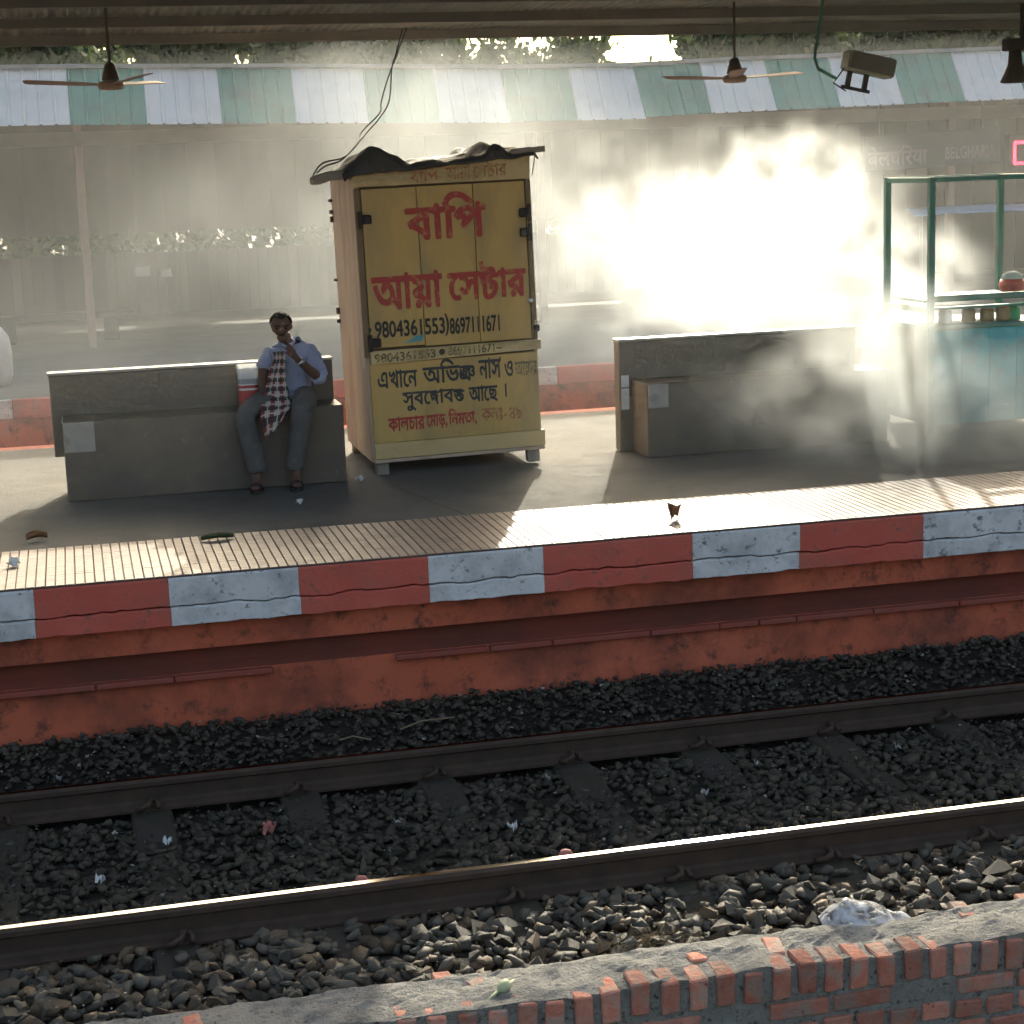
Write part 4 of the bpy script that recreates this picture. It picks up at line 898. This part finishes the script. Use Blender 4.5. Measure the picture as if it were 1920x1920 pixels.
# pale sack hanging between bench and stall, stove drum behind the bench
b = MB().lathe([(.02,0),(.07,.015),(.09,.10),(.085,.25),(.065,.38),(.05,.43)], 14); b.v = [(x_+.015*mnoise.noise((x_*9,y_*9,z_*6)), y_+.015*mnoise.noise((x_*9,y_*9,z_*6+5)), z_) for x_,y_,z_ in b.v]
hs = b.build('hanging_sack', M['sack'], smooth=True, loc=(6.24, 13.35, .46)); tag(hs, 'pale sack hanging at the end of the smoky bench by the stall', 'sack')
MB().tube([(0,0,.42),(.10,.06,.47),(.17,.10,.47)], .008, 6).build('cord', M['raw_wood'], hs)
sv = empty('stove_drum', (5.78, 13.75, 0)); tag(sv, 'metal stove drum behind the smoky bench, hidden in steam', 'stove')
MB().lathe([(.24,0),(.25,.02),(.25,.48),(.23,.50)], 24).build('drum', M['steel_grey'], sv, smooth=True); MB().lathe([(.20,.50),(.22,.52),(.22,.64),(.23,.66)], 24).build('cooking_pot', M['chrome'], sv, smooth=True)
for zz in (.16,.34): MB().lathe([(.252,zz),(.258,zz+.01),(.252,zz+.02)], 24).build('hoop', M['steel_grey'], sv, smooth=True)
# ------------------------------------------------------------------ litter
def leaf(loc, rz, L_, W_l, m_, lab, curl=.3, name='fallen_leaf', cat='leaf'):
    b = MB(); vs_ = []; n_ = 10
    for i in range(n_+1):
        t = i/n_; w = W_l*math.sin(math.pi*min(1, t*.96+.02))**.7
        for s in (-1,-.5,0,.5,1): vs_.append(((t-.5)*L_, s*w*.5, curl*W_l*(s*s)*.9 + .3*W_l*curl*math.sin(math.pi*t)+.004*mnoise.noise((t*9, s*3, 1))+.002))
    o = b.add(vs_, [(i*5+k, i*5+5+k, i*5+6+k, i*5+1+k) for i in range(n_) for k in range(4)]).build(name, m_, smooth=True, loc=loc); o.rotation_euler = (0,0,rz)
    o.modifiers.new('thickness','SOLIDIFY').thickness = .002; tag(o, lab, cat); return o
leaf((.737,10.80,.004), .12, .20, .10, M['leaf_dark'], 'large dark green leaf lying on the platform tiles', .25)
leaf((3.47,10.28,.004), .9, .11, .09, M['leaf_dry'], 'curled brown dry leaf on the sunlit platform tiles', .9)
leaf((-.325,11.25,.004), .3, .13, .07, M['leaf_dry'], 'dry grey brown leaf on the asphalt behind the tiles', .6)
def crumple(name, loc, sz, m_, lab, cat, group=None, seed=0):
    bm = bmesh.new(); bmesh.ops.create_grid(bm, x_segments=5, y_segments=4, size=sz/2)
    for v in bm.verts: p_ = v.co.copy(); v.co.z = sz*.8*(mnoise.noise(p_*(3.1/sz)+Vector((seed*3.7,0,0)))+.25); v.co.x *= .75+.7*mnoise.noise(p_*(2.6/sz)+Vector((0,seed,0))); v.co.y *= .55+.6*mnoise.noise(p_*(2.2/sz)+Vector((seed,4,0)))
    me_ = bpy.data.meshes.new(name); bm.to_mesh(me_); bm.free(); me_.materials.append(m_); o = link(name, me_, None, loc=loc); o.rotation_euler = (random.uniform(-.3,.3), random.uniform(-.3,.3), random.uniform(0,6))
    o.modifiers.new('thickness','SOLIDIFY').thickness = .0015; tag(o, lab, cat, group); return o
crumple('crumpled_wrapper', (1.88,12.50,.012), .075, M['paper'], 'crumpled white wrapper on the asphalt by the kiosk leg', 'litter', seed=1)
crumple('paper_scrap', (1.369,11.82,.008), .05, M['paper'], 'small white paper scrap on the asphalt before the seated man', 'litter', seed=2)
crumple('paper_cup', (-.442,10.50,.014), .075, M['paper'], 'white scrap on the sunlit tiles past the dark green leaf', 'litter', seed=3)
crumple('brick_chip', (.728,8.43,-.985), .085, M['scrap_pink'], 'reddish scrap lying on dark stones between the rails', 'litter', seed=4)
for k, (xx, yy, zz, s_, m_) in enumerate(((-.079,8.0,-.99,.06,'paper'),(1.861,8.04,-.99,.06,'paper'),(.242,8.394,-.99,.05,'paper'),(1.35,8.3,-.99,.035,'paper'),(2.9,8.2,-.99,.04,'paper'),(3.3,8.5,-.98,.035,'paper'),(.0,8.6,-.99,.03,'paper'),(2.2,8.65,-.98,.035,'paper'),(4.1,8.5,-.98,.04,'paper'))):
    crumple('litter_scrap', (xx, yy, zz+.01), s_, M['paper_dusty' if k > 2 else m_], 'small white litter scrap on the ballast between the rails', 'litter', 'white scraps between the rails', seed=k+10)
for k in range(18):
    xx = random.uniform(-.4,5.2); yy = random.uniform(9.15,9.85); crumple('litter_scrap', (xx, yy, bed_z(xx,yy)+.012), random.choice((.02,.025,.03,.045,.06)), M['paper_dusty'], 'small pale litter scrap on the ballast below the red wall', 'litter', 'pale scraps below the platform wall', seed=k+30)
for k, (xx, yy) in enumerate(((1.051,7.55),(1.999,7.56))):
    o = MB().lathe([(.02,0),(.032,.006),(.034,.02),(.024,.032),(.006,.036)], 14).build('bottle_cap', M['scrap_pink'], smooth=True, loc=(xx, yy, -.985)); o.scale = (1,1,1.6); tag(o, 'faded pink plastic cap just behind the shiny rail', 'litter', 'pink caps behind the rail')
# clear plastic bag draped over the brick wall
b = MB(); vs_ = []; nu, nv = 28, 12
for j in range(nv+1):
    for i in range(nu+1):
        u = i/nu; t = j/nv; a = math.pi*t
        h = .085*math.sin(math.pi*min(1, u*1.25+.0))**.6*(1-.55*u) if u < .8 else .085*.2*(1-u)/.2*.5
        w = .085*(math.sin(math.pi*min(1,u*.9+.08)))**.6
        nn = .016*mnoise.noise((u*6, t*5, 3))
        vs_.append(((u-.5)*.34, -math.cos(a)*w+nn, max(.002, math.sin(a)*(h+nn)+.004)))
cb_ = b.add(vs_, [(j*(nu+1)+i, j*(nu+1)+i+1, (j+1)*(nu+1)+i+1, (j+1)*(nu+1)+i) for j in range(nv) for i in range(nu)]).build('plastic_bag', M['clear'], smooth=True, loc=(2.83, 6.12, -.800)); cb_.scale = (1.12,1.15,1.25); cb_.rotation_euler = (R(14), R(5), R(-4)); tag(cb_, 'crumpled clear plastic bag lying on the mortar top of the brick wall', 'bag')
# flower bud and lemon half on the wall
bd = empty('flower_bud', (1.30, 5.92, -.786), (0, R(-8), R(38))); tag(bd, 'pale green flower bud on a stalk lying on the brick wall', 'flower bud')
MB().lathe([(.003,0),(.014,.008),(.021,.025),(.020,.045),(.012,.062),(.004,.07)], 14).build('bud', M['bud_green'], bd, smooth=True, loc=(.0,0,.021)); bpy.data.objects['bud'].rotation_euler = (0, R(90), 0)
MB().tube([(.005,0,.020),(-.04,.004,.016),(-.085,-.004,.008)], [.006,.005,.006], 8).build('stalk', M['bud_green'], bd, smooth=True)
for s in (-1,1): 
    o = MB().tube([(.02,s*.012,.022),(.05,s*.019,.026),(.078,s*.010,.026)], [.006,.009,.003], 8).build('petal', M['lemon'], bd, smooth=True)
lm = empty('lemon_half', (2.855, 6.075, -.795), (R(-25), 0, .4)); tag(lm, 'squeezed lemon half beside the clear plastic bag on the wall', 'lemon')
MB().lathe([(.004,0),(.018,.006),(.026,.018),(.027,.030),(.024,.031),(.018,.024)], 16).build('peel', M['lemon'], lm, smooth=True)
# tuft of dry straw on the stones
b = MB()
for k in range(150):
    a = random.uniform(0, 6.28); r_ = random.uniform(0,.14); p = Vector((math.cos(a)*r_*1.5, math.sin(a)*r_*.7, random.uniform(0,.02))); d = Vector((random.uniform(-1,1), random.uniform(-.6,.6), random.uniform(-.1,.4))).normalized()*random.uniform(.03,.08)
    b.tube([p, p+d*.5+Vector((0,0,.012)), p+d+Vector((0,0,-.004))], .0013, 4)
sw = b.build('straw_tuft', M['straw'], loc=(2.06,6.52,-.955)); tag(sw, 'tangled tuft of dry straw on stones behind the brick wall', 'straw')
for (xx, yy, L_, rz) in ((.85,9.3,.22,.1),(1.6,9.6,.35,.3),(1.25,9.55,.18,-.4)):
    o = MB().tube([(0,0,0),(L_*.4,.01,.02),(L_,.0,.005)], .005, 6).build('dry_twig', M['straw'], loc=(xx, yy, bed_z(xx,yy)+.015)); o.rotation_euler = (0,0,rz); tag(o, 'thin dry twig on the ballast below the red wall', 'twig', 'twigs below the platform wall')
crumple('food_wrapper', (2.68,5.80,-1.19), .10, M['scrap_pink'], 'red and white wrapper at the foot of the brick wall', 'litter', seed=77)
# ------------------------------------------------------------------ trees behind
def tree_meshes(seed, h, cr, zc, nleaf, lsz):
    rnd = random.Random(seed); t = MB(); ends = []
    def limb(p, d, L_, r_, lev):
        pts = [p]; rs = [r_]; n_ = 5
        for k in range(n_):
            d = (d + Vector((rnd.uniform(-.25,.25), rnd.uniform(-.25,.25), rnd.uniform(-.05,.2)))).normalized(); pts.append(pts[-1]+d*L_/n_); rs.append(r_*(1-.16*(k+1)))
        t.tube(pts, rs, 7, cap=False)
        if lev == 0: ends.extend(pts[-3:]); return
        for k in range(4 if lev == 3 else 3):
            a = rnd.uniform(0, 6.28); e = rnd.uniform(.5,1.1); nd = (d*.6+Vector((math.cos(a)*e, math.sin(a)*e, rnd.uniform(.0,.7)))).normalized()
            limb(pts[-1-(k % 3)], nd, L_*rnd.uniform(.62,.85), rs[-1]*.72, lev-1)
    limb(Vector((0,0,0)), Vector((0,0,1)), h*.32, h*.028, 3)
    cl = [e for e in ends]; V = []; F = []
    for k in range(nleaf):
        c = rnd.choice(cl)+Vector((rnd.gauss(0,.28), rnd.gauss(0,.28), rnd.gauss(0,.24)))*cr*.16
        n_ = Vector((rnd.gauss(0,1), rnd.gauss(0,1), rnd.gauss(0,.6)+.4)).normalized(); u = n_.orthogonal().normalized(); u.rotate(Matrix.Rotation(rnd.uniform(0,6.28), 3, n_)); w = n_.cross(u); s = lsz*rnd.uniform(.6,1.3)
        i = len(V); V += [c+u*s, c+w*s*.45, c-u*s, c-w*s*.45]; F.append((i,i+1,i+2,i+3))
    lb = MB(); lb.add(V, F); me_ = bpy.data.meshes.new('crown'); me_.from_pydata([tuple(v) for v in V], [], F); me_.materials.append(M['leaf'])
    return t.mesh('trunk', M['bark'], True), me_
TM = [tree_meshes(3, 10, 4.0, 6, 15000, .17), tree_meshes(8, 10.5, 4.2, 6, 13000, .17), tree_meshes(15, 9.5, 4.0, 6, 3000, .15)]
spots = [(-6,44,0,1.15,.2),(.3,47,1,1.2,1.4),(4.8,43,0,1.1,2.6),(7.8,46,1,1.15,.7),(11.8,50,2,1.1,3.9),(14.0,48,2,.95,5.0),(17.2,45,0,1.1,3.1),(21.8,47,1,1.2,4.4),(27,46,0,1.15,2.0),(32,48,1,1.2,.3),(2.5,56,1,1.15,2.2),(7.8,58,0,1.15,.9),(26,57,0,1.2,5.5),(37,49,0,1.2,1.9)]
for k, (xx, yy, ty, s_, rz) in enumerate(spots):
    t = empty('tree', (xx, yy, -1.32), (0,0,rz)); t.scale = (s_,)*3
    tag(t, ['dense leafy green tree rising behind the far canopy', 'broad leafy tree with gaps of sky behind the far canopy', 'sparse tree with thin leaves against the bright sky behind the far canopy'][ty], 'tree', ['dense trees behind the canopy','broad trees behind the canopy','sparse trees behind the canopy'][ty])
    link('trunk', TM[ty][0], t); link('crown', TM[ty][1], t)
def shrub_mesh(seed):
    rnd = random.Random(seed); V = []; F = []
    for k in range(3200):
        a = rnd.uniform(0,6.28); z = rnd.uniform(.1,3.0); r_ = (1.15*math.sin(math.pi*min(1,z/3.2))**.5+.1)*rnd.uniform(.3,1)**.5
        c = Vector((math.cos(a)*r_, math.sin(a)*r_, z)); n_ = Vector((rnd.gauss(0,1), rnd.gauss(0,1), rnd.gauss(0,1))).normalized(); u = n_.orthogonal().normalized(); w = n_.cross(u); s = .13*rnd.uniform(.6,1.3); i = len(V)
        V += [c+u*s, c+w*s*.5, c-u*s, c-w*s*.5]; F.append((i,i+1,i+2,i+3))
    me_ = bpy.data.meshes.new('foliage'); me_.from_pydata([tuple(v) for v in V], [], F); me_.materials.append(M['leaf']); return me_
SHM = [shrub_mesh(1), shrub_mesh(2)]; stem = MB().tube([(0,0,0),(.05,0,1.2),(0,.05,2.2)], [.05,.04,.015], 6).mesh('stem', M['bark'], True)
for k in range(9):
    t = empty('shrub', (-5+1.75*k+random.uniform(-.3,.3), 34+random.uniform(-.8,.8), -1.32), (0,0,random.uniform(0,6))); tag(t, 'leafy shrub showing through the gap above the low fence', 'shrub', 'shrubs behind the low fence')
    link('foliage', SHM[k % 2], t); link('stem', stem, t)
# ------------------------------------------------------------------ smoke and steam
def smoke(name, lo_, hi_, blobs, dens, scale, warp, lowcut, hicut, label, aniso=.55, step=.6, stretch=(1,1,1), floor=.12):
    c = (Vector(lo_)+Vector(hi_))/2; h = (Vector(hi_)-Vector(lo_))/2
    o = MB().box(-h.x,h.x,-h.y,h.y,-h.z,h.z).build(name, [], None, loc=c); tag(o, label, 'smoke', kind='stuff')
    m = bpy.data.materials.new(name); m.use_nodes = True; nt = m.node_tree; N = nt.nodes; L = nt.links; N.remove(N['Principled BSDF'])
    pv = N.new('ShaderNodeVolumePrincipled'); pv.inputs['Color'].default_value = (.87,.92,.95,1); pv.inputs['Anisotropy'].default_value = aniso; L.new(pv.outputs[0], N['Material Output'].inputs['Volume'])
    tc = N.new('ShaderNodeTexCoord'); P = tc.outputs['Object']
    mp = N.new('ShaderNodeMapping'); mp.inputs['Scale'].default_value = stretch; L.new(P, mp.inputs[0])
    nz = N.new('ShaderNodeTexNoise'); nz.inputs['Scale'].default_value = scale; nz.inputs['Detail'].default_value = 2.5; nz.inputs['Roughness'].default_value = .55; L.new(mp.outputs[0], nz.inputs['Vector'])
    sb = N.new('ShaderNodeVectorMath'); sb.operation = 'SUBTRACT'; L.new(nz.outputs['Color'], sb.inputs[0]); sb.inputs[1].default_value = (.5,.5,.5)
    ma = N.new('ShaderNodeVectorMath'); ma.operation = 'MULTIPLY_ADD'; L.new(sb.outputs[0], ma.inputs[0]); ma.inputs[1].default_value = (warp,)*3; L.new(P, ma.inputs[2])
    tot = None
    for (bc, br, bd_) in blobs:
        s1 = N.new('ShaderNodeVectorMath'); s1.operation = 'SUBTRACT'; L.new(ma.outputs[0], s1.inputs[0]); s1.inputs[1].default_value = Vector(bc)-c
        s2 = N.new('ShaderNodeVectorMath'); s2.operation = 'DIVIDE'; L.new(s1.outputs[0], s2.inputs[0]); s2.inputs[1].default_value = br
        ln = N.new('ShaderNodeVectorMath'); ln.operation = 'LENGTH'; L.new(s2.outputs[0], ln.inputs[0])
        mr = N.new('ShaderNodeMapRange'); mr.interpolation_type = 'SMOOTHSTEP'; mr.inputs[1].default_value = 1.0; mr.inputs[2].default_value = .25; mr.inputs[3].default_value = 0; mr.inputs[4].default_value = bd_; L.new(ln.outputs['Value'], mr.inputs[0])
        if tot is None: tot = mr.outputs[0]
        else:
            ad = N.new('ShaderNodeMath'); ad.operation = 'ADD'; L.new(tot, ad.inputs[0]); L.new(mr.outputs[0], ad.inputs[1]); tot = ad.outputs[0]
    nr = N.new('ShaderNodeMapRange'); nr.inputs[1].default_value = lowcut; nr.inputs[2].default_value = hicut; nr.inputs[3].default_value = floor; nr.inputs[4].default_value = 1.0; L.new(nz.outputs['Fac'], nr.inputs[0])
    m1 = N.new('ShaderNodeMath'); m1.operation = 'MULTIPLY'; L.new(tot, m1.inputs[0]); L.new(nr.outputs[0], m1.inputs[1])
    m2 = N.new('ShaderNodeMath'); m2.operation = 'MULTIPLY'; L.new(m1.outputs[0], m2.inputs[0]); m2.inputs[1].default_value = dens; L.new(m2.outputs[0], pv.inputs['Density'])
    m.cycles.volume_step_rate = step; o.data.materials.append(m); return o
smoke('steam_cloud', (3.1,13.2,.05), (8.3,15.5,3.0), [((5.6,14.2,1.30),(1.3,.85,1.05),1.25),((4.6,14.2,1.5),(1.4,.85,1.25),.42),((6.95,14.2,1.10),(.9,.6,.65),.8),((6.0,14.2,1.85),(1.05,.65,.75),1.05)], 1.0, 2.7, .8, .40, .62, 'billowing white steam cloud lit by the sun between kiosk and stall', step=.42, floor=.10)
smoke('drifting_smoke', (-4,13.3,.02), (11,18.3,3.28), [((2.8,16.0,1.4),(3.2,2.3,1.9),.060),((-1.0,16.0,.6),(3.8,2.2,1.5),.036),((5.2,16.0,1.0),(3.6,2.1,1.5),.036),((3.2,15.6,2.6),(2.0,1.8,1.3),.10)], 1.0, .8, 1.2, .35, .66, 'thin pale smoke drifting around the kiosk and behind the left bench', step=.6)
smoke('low_smoke', (3.7,10.9,.012), (8.6,12.78,1.6), [((5.7,12.1,.35),(1.7,1.0,.6),1.2),((7.2,12.2,.35),(.9,.55,.5),.7),((5.75,12.3,.85),(.85,.45,.55),1.7),((6.2,11.5,.2),(2.1,.7,.45),.9)], 1.0, 1.8, .4, .40, .62, 'grey smoke curling low over the bench and stall front', step=.6)
hz = MB().box(-5.5,14,10.25,18.75,.03,3.27).build('smoke_veil', []); tag(hz, 'even thin veil of smoke filling the air under the canopy', 'smoke', kind='stuff')
m = bpy.data.materials.new('smoke_veil'); m.use_nodes = True; m.node_tree.nodes.remove(m.node_tree.nodes['Principled BSDF']); pv = m.node_tree.nodes.new('ShaderNodeVolumePrincipled')
pv.inputs['Color'].default_value = (.87,.92,.94,1); pv.inputs['Density'].default_value = .0065; pv.inputs['Anisotropy'].default_value = .5
m.node_tree.links.new(pv.outputs[0], m.node_tree.nodes['Material Output'].inputs['Volume']); hz.data.materials.append(m)
